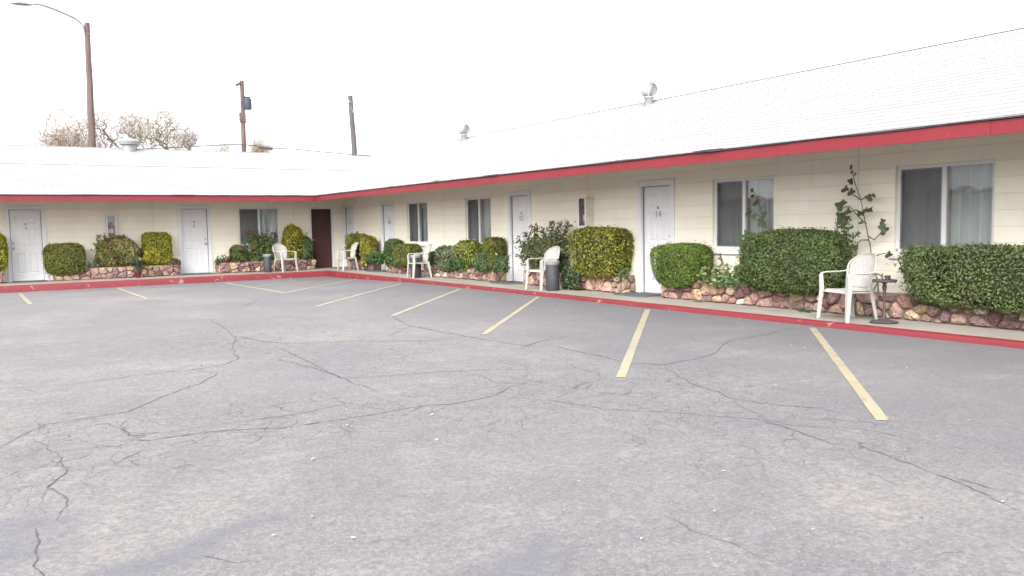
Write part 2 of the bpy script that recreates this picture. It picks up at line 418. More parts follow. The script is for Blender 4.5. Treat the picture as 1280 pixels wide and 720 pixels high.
# cracks: ribbons lying in the asphalt
def crack(mb, pts, w0, off, sc=2.):
    P = [Vector(onasph(off[0]+x/sc, off[1]+y/sc)) for x, y in pts]
    Q = []
    for a, b in zip(P[:-1], P[1:]):
        L = (b-a).length; n = max(2, int(L/.05))
        for i in range(n): Q.append(a.lerp(b, i/n))
    Q.append(P[-1]); n = len(Q)
    x = 0.; pts2 = []
    for i, p in enumerate(Q):
        x = .86*x+random.gauss(0, .009); d = (Q[min(i+1, n-1)]-Q[max(0, i-1)]).normalized(); nr = Vector((-d.y, d.x, 0))
        pts2.append((p+nr*x, nr))
    rows = []
    for i, (p, nr) in enumerate(pts2):
        t = min(1, 6*min(i, n-1-i)/n+.25); ww = w0*t*random.uniform(.3, 1.4)
        rows.append([Vector((q.x, q.y, asph_z(q.x, q.y)+.0035)) for q in (p-nr*ww, p+nr*ww)])
    mb.grid(rows, 0, False)
ck = MB(); o1 = (0, 360); o2 = (640, 360)
for pts, w_ in (
    ([(0, 250), (150, 245), (330, 220), (480, 205), (560, 190), (595, 175), (580, 150), (590, 125), (520, 75)], .012),
    ([(590, 120), (640, 130), (720, 140), (900, 132), (1090, 132), (1120, 125)], .014),
    ([(595, 178), (700, 178), (830, 215), (850, 225), (960, 220), (1090, 210), (1280, 203), (1340, 206)], .011),
    ([(690, 145), (760, 180), (830, 215), (880, 240), (935, 255), (900, 265)], .009),
    ([(0, 355), (160, 335), (320, 310), (400, 275), (500, 240), (545, 215), (480, 205)], .010),
    ([(0, 400), (100, 350), (240, 325)], .006),
    ([(0, 375), (270, 340), (320, 370), (430, 360), (520, 345), (640, 330), (760, 310), (850, 290), (815, 265)], .006),
    ([(200, 385), (380, 378), (560, 358), (700, 352), (840, 330), (960, 312), (1040, 298), (1130, 290), (1230, 270), (1275, 250), (1320, 236)], .011),
    ([(850, 285), (920, 298), (960, 308)], .006), ([(440, 405), (580, 380), (700, 355)], .005),
    ([(0, 430), (160, 405), (380, 385)], .005), ([(120, 440), (200, 430), (240, 415)], .006), ([(170, 460), (290, 440), (380, 405)], .005),
    ([(80, 380), (130, 410), (170, 460), (120, 500), (160, 525), (165, 545), (140, 580), (145, 595)], .007),
    ([(95, 600), (105, 680), (115, 740)], .006), ([(320, 370), (300, 345), (320, 325)], .005),
    ([(500, 668), (560, 680), (590, 690), (650, 688)], .004), ([(905, 640), (980, 622)], .004), ([(415, 455), (470, 445)], .004),
    ([(600, 50), (645, 30)], .02), ([(980, 70), (1030, 95), (1160, 120), (1280, 140), (1360, 150)], .014), ([(970, 120), (1030, 95)], .010),
    ([(0, 250), (90, 262), (210, 250)], .006), ([(60, 420), (110, 400), (190, 375)], .004), ([(640, 335), (690, 320), (740, 335), (700, 352)], .004),
    ([(560, 360), (600, 340), (650, 345), (670, 330)], .004), ([(0, 465), (80, 455), (130, 435)], .004)):
    crack(ck, pts, w_*.48, o1)
for pts, w_ in (
    ([(710, 97), (640, 115), (560, 130), (520, 145), (510, 160), (470, 175), (380, 192), (300, 188), (200, 165), (70, 140), (0, 140)], .012),
    ([(380, 195), (420, 225), (480, 250), (560, 275), (640, 290), (760, 300), (840, 315)], .010),
    ([(0, 275), (130, 285), (230, 303), (400, 310), (560, 325), (620, 330), (700, 355), (790, 390), (880, 400), (960, 430), (1050, 465), (1120, 490), (1200, 530), (1300, 575)], .008),
    ([(560, 290), (640, 330), (720, 345)], .005), ([(840, 350), (930, 362), (1010, 380)], .007), ([(1050, 465), (1180, 500), (1300, 518)], .006),
    ([(380, 570), (450, 605), (540, 640), (650, 685)], .004), ([(120, 660), (215, 645)], .003),
    ([(0, 240), (60, 235), (130, 250), (250, 265), (380, 262)], .005), ([(20, 150), (90, 130), (150, 120)], .012), ([(620, 330), (760, 348), (880, 352)], .004),
    ([(-20, 300), (90, 290), (160, 300)], .005), ([(880, 460), (960, 495), (1040, 490)], .004), ([(1060, 670), (1130, 655)], .003)):
    crack(ck, pts, w_*.48, o2)
tag(ck.build('asphalt_crack', MT['crack'], lot), kind='stuff')
# small litter
lv = []; lf = []; lc = []
for i in range(190):
    if i < 120: u, v = random.uniform(200, 1270), 375+345*random.random()**1.0
    else: u, v = random.uniform(560, 1270), 0; 
    if i >= 120:
        y = random.uniform(4.5, 24); p = np.array([EX-abs(random.gauss(0, .25))-.02, y, 0])
    else: p = onasph(u, v)
    if p[0] > EX-.02 or p[1] > EY: continue
    s = random.uniform(.003, .010)*(1.7 if random.random() < .08 else 1); a0 = random.uniform(0, 6.3); o = len(lv); nn = random.choice((4, 5, 6))
    for kk in range(nn):
        a = a0+6.283*kk/nn; rr = s*random.uniform(.5, 1.3); lv.append((p[0]+rr*math.cos(a)*1.4, p[1]+rr*math.sin(a), asph_z(p[0], p[1])+.005+random.uniform(0, .01)))
    lf.append(tuple(range(o, o+nn)))
    c = random.choice(((.42, .4, .38), (.36, .34, .32), (.26, .21, .14), (.24, .22, .17), (.12, .08, .05)))
    lc += [(*c, 1)]*nn
me = bpy.data.meshes.new('litter'); me.from_pydata(lv, [], lf); at = me.attributes.new('col', 'FLOAT_COLOR', 'POINT'); at.data.foreach_set('color', [x for c in lc for x in c])
tag(link('litter', me, MT['litter']), 'tiny pale chips and dry leaf bits strewn over the asphalt', 'litter', kind='stuff')

# ------------------------------------------------------------------ the motel
motel = thing('motel_building', 'long single storey cream block motel with red fascia and white shingle roof', 'motel')
EAX, EAY, EZ, FH = 9.01, 25.18, 2.2, .165      # eave line, underside, fascia height
RS, RZ = 3.4, 3.935                             # ridge setback and height
DOOR_Z0, DOOR_Z1 = 0.0, 2.04
doorsR = {'14': 11.51, '12': 16.1, '10': 23.4, '8': 26.5}; HW = .42
winsR = [(6.08, .665), (9.45, .65), (18.0, .63), (21.4, .65)]
doorsL = {'4': 1.26, '6': 5.80}
winsL = [(7.81, .66)]
WZ0, WZ1 = .86, 2.05
BR = (9.53, 10.27)
def wall_sheet(mb, length0, length1, z1, openings, f, depth=.13, flip=False):
    """front sheet with openings and reveals; f(s, z, d) -> point at position s, height z, depth d behind the face"""
    ss = sorted({length0, length1, *[o[0] for o in openings], *[o[1] for o in openings]})
    zs = sorted({-.3, z1, *[o[2] for o in openings], *[o[3] for o in openings]})
    for a, b in zip(ss[:-1], ss[1:]):
        for c, d in zip(zs[:-1], zs[1:]):
            m = ((a+b)/2, (c+d)/2)
            if any(o[0] < m[0] < o[1] and o[2] < m[1] < o[3] for o in openings): continue
            q = [(a, c), (b, c), (b, d), (a, d)]
            mb.add([f(s, z, 0) for s, z in q], [(0, 1, 2, 3) if not flip else (3, 2, 1, 0)], 0, False, q)
    for (a, b, c, d) in openings:
        for q in (((a, c), (a, d)), ((a, d), (b, d)), ((b, d), (b, c)), ((b, c), (a, c))):
            (s0, z0), (s1, z1_) = q
            mb.add([f(s0, z0, 0), f(s1, z1_, 0), f(s1, z1_, depth), f(s0, z0, depth)], [(0, 1, 2, 3)], 0, False, [(s0, z0), (s1, z1_), (s1, z1_+.05), (s0, z0+.05)])
wm = MB()
fR = lambda s, z, d: (WX+d, s, z)
fL = lambda s, z, d: (s, WY+d, z)
opR = [(y-HW, y+HW, -.3, DOOR_Z1) for y in doorsR.values()]+[(y-h, y+h, WZ0, WZ1) for y, h in winsR]
opL = [(x-HW, x+HW, -.3, DOOR_Z1) for x in doorsL.values()]+[(x-h, x+h, WZ0, WZ1) for x, h in winsL]+[(BR[0], BR[1], -.3, 2.0)]
wm_top = 2.2+.463*(WX-EAX)+.16
wall_sheet(wm, -8, WY, wm_top, opR, fR, flip=True)
wall_sheet(wm, -10.9, WX, wm_top, opL, fL)
# rear and end walls close the building
for q in (((15.6, -8), (15.6, 31.8)), ((15.6, 31.8), (-14, 31.8)), ((WX, -8), (15.6, -8))):
    (x0, y0), (x1, y1) = q; L = math.hypot(x1-x0, y1-y0)
    wm.add([(x0, y0, -.3), (x1, y0 if 0 else y1, -.3), (x1, y1, 2.5), (x0, y0, 2.5)], [(0, 1, 2, 3)], 0, False, [(0, -.3), (L, -.3), (L, 2.5), (0, 2.5)])
wall = wm.build('wall', MT['wall'], motel)
# opposite wing (its fascia and roof are what the window panes mirror)
ow = MB(); OX = -10.9
ow.add([(OX, -8, -.3), (OX, WY, -.3), (OX, WY, 2.9), (OX, -8, 2.9)], [(0, 1, 2, 3)], 0, False, [(0, -.3), (35, -.3), (35, 2.9), (0, 2.9)])
ow.add([(OX-5, -8, -.3), (OX-5, 31.8, -.3), (OX-5, 31.8, 2.5), (OX-5, -8, 2.5)], [(3, 2, 1, 0)], 0, False, [(0, -.3), (40, -.3), (40, 2.5), (0, 2.5)])
ow.build('wall', MT['wall'], motel)

# shingle roof: stepped courses
rf = MB(); NC = 27; butt = .016
OE = -9.3                                        # eave of the opposite wing
slope_len = math.hypot(RS, RZ-EZ-FH); dz = (RZ-EZ-FH)/RS
def course_pts(t): return RS*t, (RZ-EZ-FH)*t
nrm = Vector((-(RZ-EZ-FH), RS)).normalized()
def run(fn, ends, s0=0, t0=0.):
    for i in range(NC):
        ta, tb = i/NC, (i+1)/NC
        for (ea, eb) in ((ta, tb),):
            da, za = course_pts(ea); db, zb = course_pts(eb)
            za2 = EZ+FH+za+butt; zb2 = EZ+FH+zb
            a0, a1 = ends(da); b0, b1 = ends(db)
            v = [fn(a0, da, za2), fn(a1, da, za2), fn(b1, db, zb2), fn(b0, db, zb2)]
            uv = [(a0, ta*NC*.14+.003), (a1, ta*NC*.14+.003), (b1, tb*NC*.14+.003), (b0, tb*NC*.14+.003)]
            rf.add(v, [(0, 1, 2, 3)], 0, False, uv)
            v = [fn(a0, da, za2-butt), fn(a1, da, za2-butt), fn(a1, da, za2), fn(a0, da, za2)]
            rf.add(v, [(0, 1, 2, 3)], 0, False, [(a0, ta*NC*.14+.02)]*4)
run(lambda s, d, z: (EAX+d, s, z), lambda d: (-8.3, EAY+d))
run(lambda s, d, z: (s, EAY+d, z), lambda d: (OE-d, EAX+d))
run(lambda s, d, z: (OE-d, s, z), lambda d: (-8.3, EAY+d))
zt = EZ+FH
def back(vs): rf.add(vs, [(0, 1, 2, 3)], 0, False, [(p[0]+p[1], p[2]*2) for p in vs])
X1, Y1, X0 = EAX+2*RS, EAY+2*RS, OE-2*RS
back([(EAX+RS, -8.3, RZ), (X1, -8.3, zt), (X1, Y1, zt), (EAX+RS, EAY+RS, RZ)])
back([(EAX+RS, EAY+RS, RZ), (X1, Y1, zt), (X0, Y1, zt), (OE-RS, EAY+RS, RZ)])
back([(OE-RS, EAY+RS, RZ), (X0, Y1, zt), (X0, -8.3, zt), (OE-RS, -8.3, RZ)])
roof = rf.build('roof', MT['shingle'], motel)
rc = MB()
rc.tube([(EAX+RS, -8.3, RZ+.005), (EAX+RS, EAY+RS, RZ+.005), (OE-RS, EAY+RS, RZ+.005)], .03, 6, 0, True, .5)
rc.build('ridge_cap', MT['vent'], roof)
# fascia boards and drip edge
fm = MB()
def fascia_run(a, b, nx, ny, seg=2.44):
    L = math.hypot(b[0]-a[0], b[1]-a[1]); n = max(1, int(L/seg)); d = ((b[0]-a[0])/L, (b[1]-a[1])/L)
    for i in range(n):
        s0, s1 = L*i/n+.0015, L*(i+1)/n-.0015; o = random.uniform(-.003, .003); dzz = random.uniform(-.006, .006)
        x0, x1 = sorted((a[0]+d[0]*s0, a[0]+d[0]*s1)); y0, y1 = sorted((a[1]+d[1]*s0, a[1]+d[1]*s1))
        if nx: xx = sorted((a[0]-nx*o, a[0]+nx*.035)); fm.box(xx[0], xx[1], y0, y1, EZ+dzz, EZ+FH-.02)
        else: yy = sorted((a[1]-ny*o, a[1]+ny*.035)); fm.box(x0, x1, yy[0], yy[1], EZ+dzz, EZ+FH-.02)
fascia_run((EAX+.03, -8.2), (EAX+.03, EAY+.03), 1, 0)
fascia_run((OE-.03, EAY+.03), (EAX+.03, EAY+.03), 0, 1)
fascia_run((OE-.03, -8.2), (OE-.03, EAY+.03), -1, 0)
fm.build('fascia', MT['fascia'], motel)
dm = MB()
def drip(a, b, nx, ny):
    L = math.hypot(b[0]-a[0], b[1]-a[1]); n = int(L/.35); rows = []
    j = 0.
    for i in range(n+1):
        t = i/n; x = a[0]+(b[0]-a[0])*t; y = a[1]+(b[1]-a[1])*t
        j = .7*j+random.gauss(0, .0025)
        e = .008+abs(j)*.8+(.02 if random.random() < .04 else 0); lo = EZ+FH-.010-random.uniform(0, .006)+ (.012*math.sin(t*9))*0
        hi = EZ+FH+.012+j*.6
        rows.append([(x-nx*0, y-ny*0, lo), (x-nx*e, y-ny*e, lo-.004), (x-nx*(e+.01), y-ny*(e+.01), hi), (x+nx*.05, y+ny*.05, hi+.024)])
    dm.grid(rows, 0, False)
drip((EAX+.02, -8.3), (EAX+.02, EAY+.02), 1, 0); drip((EAX+.02, EAY+.02), (OE-.02, EAY+.02), 0, 1); drip((OE-.02, -8.3), (OE-.02, EAY+.02), -1, 0)
dm.build('drip_edge', MT['drip'], motel)
# soffit boards follow the rafters
sm = MB(); sl = .463
zs_ = EZ+.03
sm.add([(EAX+.05, -8, zs_), (EAX+.05, EAY+.05, zs_), (WX+.1, WY+.1-.25, zs_+sl*1.7), (WX+.1, -8, zs_+sl*1.7)], [(0, 1, 2, 3)])
sm.add([(OE, EAY+.05, zs_), (EAX+.05, EAY+.05, zs_), (WX+.1, WY+.1, zs_+sl*1.8), (OE-1.6, WY+.1, zs_+sl*1.8)], [(0, 1, 2, 3)])
sm.add([(OE-.05, -8, zs_), (OE-.05, EAY+.05, zs_), (OX, WY, zs_+sl*1.6), (OX, -8, zs_+sl*1.6)], [(0, 1, 2, 3)])
sm.build('soffit', MT['soffit'], motel)
# attic floor keeps the rooms dark
cm = MB(); cm.add([(WX+.15, -8, 2.45), (15.5, -8, 2.45), (15.5, 31.7, 2.45), (WX+.15, 31.7, 2.45)], [(0, 1, 2, 3)]); cm.add([(-14, WY+.15, 2.46), (WX+.14, WY+.15, 2.46), (WX+.14, 31.7, 2.46), (-14, 31.7, 2.46)], [(0, 1, 2, 3)])
cm.build('ceiling', MT['dark'], motel)
# control joints in the block wall
for s, side in ((25.9, 'R'), (19.78, 'R'), (13.53, 'R'), (7.31, 'R'), (4.6, 'L'), (8.95, 'L')):
    j = MB()
    if side == 'R': j.box(WX-.0035, WX+.01, s-.009, s+.009, 0, wm_top-.02)
    else: j.box(s-.009, s+.009, WY-.0035, WY+.01, 0, wm_top-.02)
    j.build('control_joint', MT['soffit'], motel)

# --- door: local frame, x along the wall, y outward-negative (face at y=0, outside is -y)
def panel_door():
    m = MB(); W = HW-.035; y0 = .055; Ht = 2.02
    xs = [-W, -W+.11, -.045, .045, W-.11, W]; zs = [.02, .22, .80, .98, 1.52, 1.62, 1.84, Ht]
    for i in range(5):
        for j in range(7):
            x0, x1, z0, z1 = xs[i], xs[i+1], zs[j], zs[j+1]
            if i in (1, 3) and j in (1, 3, 5):
                b1, b2, b3 = .018, .034, .05
                rings = []
                for ins, dep in ((0, 0), (b1, .011), (b2, .011), (b3, .002)):
                    rings.append([(x0+ins, y0+dep, z0+ins), (x1-ins, y0+dep, z0+ins), (x1-ins, y0+dep, z1-ins), (x0+ins, y0+dep, z1-ins)])
                vs = [p for r in rings for p in r]; fs = []
                for r in range(3):
                    for q in range(4): fs.append((r*4+q, r*4+(q+1) % 4, (r+1)*4+(q+1) % 4, (r+1)*4+q))
                fs.append((12, 13, 14, 15)); m.add(vs, fs)
            else:
                m.add([(x0, y0, z0), (x1, y0, z0), (x1, y0, z1), (x0, y0, z1)], [(0, 1, 2, 3)])
    m.box(-W, W, y0+.012, y0+.045, .02, Ht)
    return m
door_me = panel_door().mesh('door')
fr = MB(); t = .095
for s in (-1, 1):
    x0, x1 = sorted((s*(HW-.03), s*(HW+.075))); fr.box(x0, x1, -.028, .075, -.0, 2.125, 0, .004)
fr.box(-HW+.0285, HW-.0285, -.026, .073, 2.015, 2.123, 0, .004)
ws = MB(); ws.box(-HW+.0305, -HW+.043, .035, .0545, .02, 2.012); ws.box(HW-.043, HW-.0305, .035, .0545, .02, 2.012); ws.box(-HW+.0435, HW-.0435, .035, .0545, 2.004, 2.0125); strip_me = ws.mesh('weatherstrip'); strip_me.materials.append(MT['rubber'])
frame_me = fr.mesh('door_frame')
kn = MB(); kn.lathe([(.0, 0), (.032, 0), (.032, .008), (.012, .012), (.012, .035), (.028, .045), (.030, .058), (.02, .068), (0, .07)], 16); knob_me = kn.mesh('knob')
kb = MB(); kb.lathe([(.0, 0), (.03, 0), (.03, .012), (.024, .018), (0, .018)], 16); bolt_me = kb.mesh('deadbolt')
th = MB(); th.box(-HW+.03, HW-.03, -.04, .06, .0, .018, 0, .003); thr_me = th.mesh('threshold')
def emblem_mesh():
    m = MB(); vs = [(0, 0, 0)]
    for i in range(16):
        a = 2*math.pi*i/16; r = .034 if i % 2 == 0 else .022; vs.append((r*math.cos(a), 0, r*math.sin(a)))
    top = [(x, -.006, z) for x, y, z in vs]; m.add(top, [(0, i+1, (i+1) % 16+1) for i in range(16)])
    m.add(vs[1:]+top[1:], [(i, (i+1) % 16, 16+(i+1) % 16, 16+i) for i in range(16)]); return m.mesh('emblem')
emb_me = emblem_mesh()
for me_, mm in ((door_me, 'white'), (frame_me, 'white'), (knob_me, 'steel'), (bolt_me, 'steel'), (thr_me, 'galv'), (emb_me, 'emblem')): me_.materials.append(MT[mm])
DIG = {'0': [[(0, 0), (1, 0), (1, 2), (0, 2), (0, 0)]], '1': [[(.5, 0), (.5, 2), (.15, 1.6)]], '2': [[(0, 1.6), (.2, 2), (.8, 2), (1, 1.5), (0, 0), (1, 0)]],
       '4': [[(.75, 0), (.75, 2), (0, .65), (1, .65)]], '6': [[(.9, 2), (.1, 1), (0, .4), (.3, 0), (.8, 0), (1, .5), (.7, 1), (.1, .9)]],
       '8': [[(.5, 1.05), (.05, 1.5), (.5, 2), (.95, 1.5), (.5, 1.05), (0, .5), (.5, 0), (1, .5), (.5, 1.05)]]}
def number_mesh(txt):
    m = MB(); sc = .055; n = len(txt); x0 = -(n*sc+(n-1)*.03)/2
    for ch in txt:
        for pl in DIG[ch]: m.tube([(x0+x*sc, -.004, z*sc) for x, z in pl], .0065, 5)
        x0 += sc+.03
    return m.mesh('number')
def place_door(txt, loc, rz, hinge):
    d = link('door', door_me, None, motel, loc); d.rotation_euler = (0, 0, rz); d['label'] = 'white six panel door numbered '+txt
    link('door_frame', frame_me, None, d)
    for me_, zz in ((knob_me, .93), (bolt_me, 1.08)):
        q = link('knob' if me_ is knob_me else 'deadbolt', me_, None, d, (hinge*(HW-.10), .055, zz)); q.rotation_euler = (R(90), 0, 0)
    link('weatherstrip', strip_me, None, d); link('threshold', thr_me, None, d)
    link('emblem', emb_me, None, d, (0, .053, 1.61))
    nm = number_mesh(txt); nm.materials.append(MT['numeral']); link('number', nm, None, d, (0, .053, 1.44))
for t_, y in doorsR.items(): place_door(t_, (WX, y, 0), R(-90), 1)
for t_, x in doorsL.items(): place_door(t_, (x, WY, 0), 0, -1 if t_ == '4' else 1)
bd = MB(); bd.box(BR[0]+.02, BR[1]-.02, WY+.05, WY+.09, .015, 1.99, 0, .003)
bdo = bd.build('door', MT['brown'], motel); bdo['label'] = 'plain dark brown door in the corner'
bf = MB()
for x0, x1 in ((BR[0]-.055, BR[0]+.02), (BR[1]-.02, BR[1]+.055)): bf.box(x0, x1, WY-.02, WY+.1, 0, 2.05, 0, .003)
bf.box(BR[0]+.021, BR[1]-.021, WY-.018, WY+.098, 1.99, 2.048, 0, .003); bf.build('door_frame', MT['white'], bdo)
bk_ = MB(); bk_.lathe([(0, 0), (.032, 0), (.03, .01), (.012, .02), (.012, .04), (.028, .05), (.02, .07), (0, .072)], 14); q = bk_.build('knob', MT['steel'], bdo, (BR[0]+.09, WY+.05, .95)); q.rotation_euler = (R(90), 0, 0)

# --- windows: sliding pair, insect screen on the left half, pleated curtains behind
def window_set(loc, rz, hw, open_gap=.0):
    h0, h1 = WZ0, WZ1; f = MB(); t = .05; d0, d1 = .045, .12
    f.box(-hw, -hw+t, d0, d1, h0, h1, 0, .004); f.box(hw-t, hw, d0, d1, h0, h1, 0, .004)
    f.box(-hw+t-.001, hw-t+.001, d0+.002, d1-.002, h0, h0+t, 0, .004); f.box(-hw+t-.001, hw-t+.001, d0+.002, d1-.002, h1-t, h1, 0, .004)
    w = f.build('window', MT['vinyl'], motel, loc); w.rotation_euler = (0, 0, rz)
    ml = MB(); ml.box(-.028, .032, d0-.006, d1-.01, h0+t, h1-t, 0, .004); ml.build('mullion', MT['vinyl'], w)
    sf = MB(); a, b, c, e = -hw+t+.002, -.03, h0+t+.002, h1-t-.002; q = .02
    sf.box(a, a+q, d0+.006, d0+.02, c, e); sf.box(b-q, b, d0+.006, d0+.02, c, e); sf.box(a+q, b-q, d0+.007, d0+.019, c, c+q); sf.box(a+q, b-q, d0+.007, d0+.019, e-q, e)
    for zz in (c+.12, e-.12): sf.box(a+.004, a+.016, d0-.002, d0+.006, zz-.012, zz+.012, 1)
    sf.build('screen_frame', [MT['galv'], MT['black']], w)
    sc = MB(); sc.add([(a+q, d0+.013, c+q), (b-q, d0+.013, c+q), (b-q, d0+.013, e-q), (a+q, d0+.013, e-q)], [(0, 1, 2, 3)]); sc.build('insect_screen', MT['screen'], w)
    for x0, x1, yy in ((-hw+t, -.03, d1-.03), (.032, hw-t, d0+.03)):
        p = MB(); p.add([(x0, yy, h0+t), (x1, yy, h0+t), (x1, yy, h1-t), (x0, yy, h1-t)], [(0, 1, 2, 3)]); p.build('pane', MT['glass'], w)
    cu = MB(); n = 150; rows = []
    ph = random.uniform(0, 6); k_ = 0
    base = [(-hw+i*2*hw/n) for i in range(n+1)]
    for z in (h0-.02, .5*(h0+h1), h1+.02):
        rows.append([(x, .21+.036*math.sin(x*50+ph+1.3*math.sin(x*5+ph))+.008*math.sin(x*140), z) for x in base])
    cu.grid(rows, 0, True); cu.build('curtain', MT['curtain'], w, sharp=False)
    si = MB(); si.box(-hw-.05, hw+.05, -.045, .12, h0-.075, h0-.002, 0, .006); si.build('sill', MT['soffit'] if 0 else MT['vinyl'], w)
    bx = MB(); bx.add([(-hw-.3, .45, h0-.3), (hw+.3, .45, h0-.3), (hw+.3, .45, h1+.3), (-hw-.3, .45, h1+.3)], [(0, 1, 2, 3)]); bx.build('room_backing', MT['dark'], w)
    return w
for y, hw in winsR: window_set((WX, y, 0), R(-90), hw)
for x, hw in winsL: window_set((x, WY, 0), 0, hw)
# small fittings on the wall by the near-corner joint
fx = MB(); fx.box(WX-.05, WX, 25.74, 25.82, 1.12, 1.22, 0, .004); fx.build('outlet_box', MT['galv'], motel); fx = MB(); fx.box(WX-.035, WX, 25.96, 26.02, 1.02, 1.12, 0, .004); fx.build('outlet_box', MT['galv'], motel)

# --- roof turbine vents
def turbine():
    m = MB(); m.lathe([(.13, -.45), (.13, .05), (.16, .06), (.16, .09)], 18)
    for i in range(22):
        a = 2*math.pi*i/22; P = []
        for jj in range(8):
            ph = -1.2+2.4*jj/7; r = .055+.20*math.cos(ph); z = .28+.19*math.sin(ph)
            P.append([(r*math.cos(a+o)*sc, r*math.sin(a+o)*sc, z) for o, sc in ((0, 1.), (.22, .86))])
        m.grid(P, 0, True)
    m.lathe([(.11, .46), (.06, .485), (0, .49)], 18)
    return m.mesh('turbine_vent')
tv = turbine(); tv.materials.append(MT['ventw'])
for u, v, on in ((811, 126, 'R'), (580, 172.5, 'R')):
    p = onx(u, v, EAX+RS-.25)
    link('turbine_vent', tv, None, roof, (p[0], p[1], RZ-.02)).scale = (.72, .72, .8)
lv_ = MB(); lv_.lathe([(.2, -.4), (.2, .1), (.27, .1), (.30, .2), (.24, .27), (0, .29)], 20)
p = ony(161, 182, EAY+RS-.1); lv_.build('roof_vent', MT['vent'], roof, (p[0], p[1], RZ+.02))

# ------------------------------------------------------------------ stone planters
PAL = [(.25, .14, .115), (.30, .18, .145), (.19, .11, .10), (.33, .22, .165), (.35, .24, .145), (.13, .065, .065), (.43, .32, .22), (.26, .155, .125), (.31, .195, .16), (.20, .13, .12)]
def voronoi(w_, h_, n):
    pts = []
    tries = 0
    rmin = .72*math.sqrt(w_*h_/n)
    while len(pts) < n and tries < n*60:
        tries += 1; p = (random.uniform(0, w_), random.uniform(0, h_))
        if all((p[0]-q[0])**2*.75+(p[1]-q[1])**2 > (rmin*random.uniform(.55, 1.1))**2 for q in pts): pts.append(p)
    out = []
    for p in pts:
        poly = [(0, 0), (w_, 0), (w_, h_), (0, h_)]
        for q in pts:
            if q is p or abs(q[0]-p[0]) > 1.: continue
            mx, my = (p[0]+q[0])/2, (p[1]+q[1])/2; nx, ny = q[0]-p[0], q[1]-p[1]; new = []
            for i in range(len(poly)):
                a, b = poly[i], poly[(i+1) % len(poly)]
                da = (a[0]-mx)*nx+(a[1]-my)*ny; db = (b[0]-mx)*nx+(b[1]-my)*ny
                if da <= 0: new.append(a)
                if da*db < 0: tt = da/(da-db); new.append((a[0]+(b[0]-a[0])*tt, a[1]+(b[1]-a[1])*tt))
            poly = new
            if len(poly) < 3: break
        if len(poly) >= 3: out.append((p, poly))
    return out
def stones_on(V, Fs, Cs, w_, h_, f):
    n = max(2, int(w_*h_/.027))
    for c0, poly in voronoi(w_, h_, n):
        cx = sum(p[0] for p in poly)/len(poly); cy = sum(p[1] for p in poly)/len(poly)
        ring = []
        m = len(poly)
        for i in range(m):                        # subdivide and round the outline
            a, b = poly[i], poly[(i+1) % m]; L = math.hypot(b[0]-a[0], b[1]-a[1]); kk = max(1, int(L/.045))
            for j in range(kk): ring.append((a[0]+(b[0]-a[0])*j/kk, a[1]+(b[1]-a[1])*j/kk))
        ring = [tuple((np.array(ring[i-1])+2*np.array(ring[i])+np.array(ring[(i+1) % len(ring)]))/4) for i in range(len(ring))]
        dep = random.uniform(.035, .085); col = random.choice(PAL); kx = random.uniform(.85, 1.15); col = tuple(min(.6, c*kx) for c in col)
        if random.random() < .06: col = (.52, .45, .37)
        tx, ty = random.uniform(-.3, .3), random.uniform(-.3, .3); o = len(V); nr = len(ring)
        for sc, dd in ((.95, -.015), (.91, .35*dep), (.76, .85*dep), (.42, 1.0*dep)):
            for (x, y) in ring:
                kq = random.uniform(.68, 1.3); jx = random.gauss(0, .005); X, Y_ = cx+(x-cx)*sc, cy+(y-cy)*sc
                dd2 = dd+(tx*(X-cx)+ty*(Y_-cy))*.5*(dd > 0)+random.gauss(0, .008)*(dd > 0)
                V.append(f(X+jx, max(.0, Y_), dd2)); Cs.append((*[min(.7, c*kq) for c in col], 1))
        V.append(f(cx, cy, dep*1.02)); Cs.append((*col, 1))
        for r_ in range(3):
            for i in range(nr): Fs.append((o+r_*nr+i, o+r_*nr+(i+1) % nr, o+(r_+1)*nr+(i+1) % nr, o+(r_+1)*nr+i))
        for i in range(nr): Fs.append((o+3*nr+i, o+3*nr+(i+1) % nr, o+4*nr))
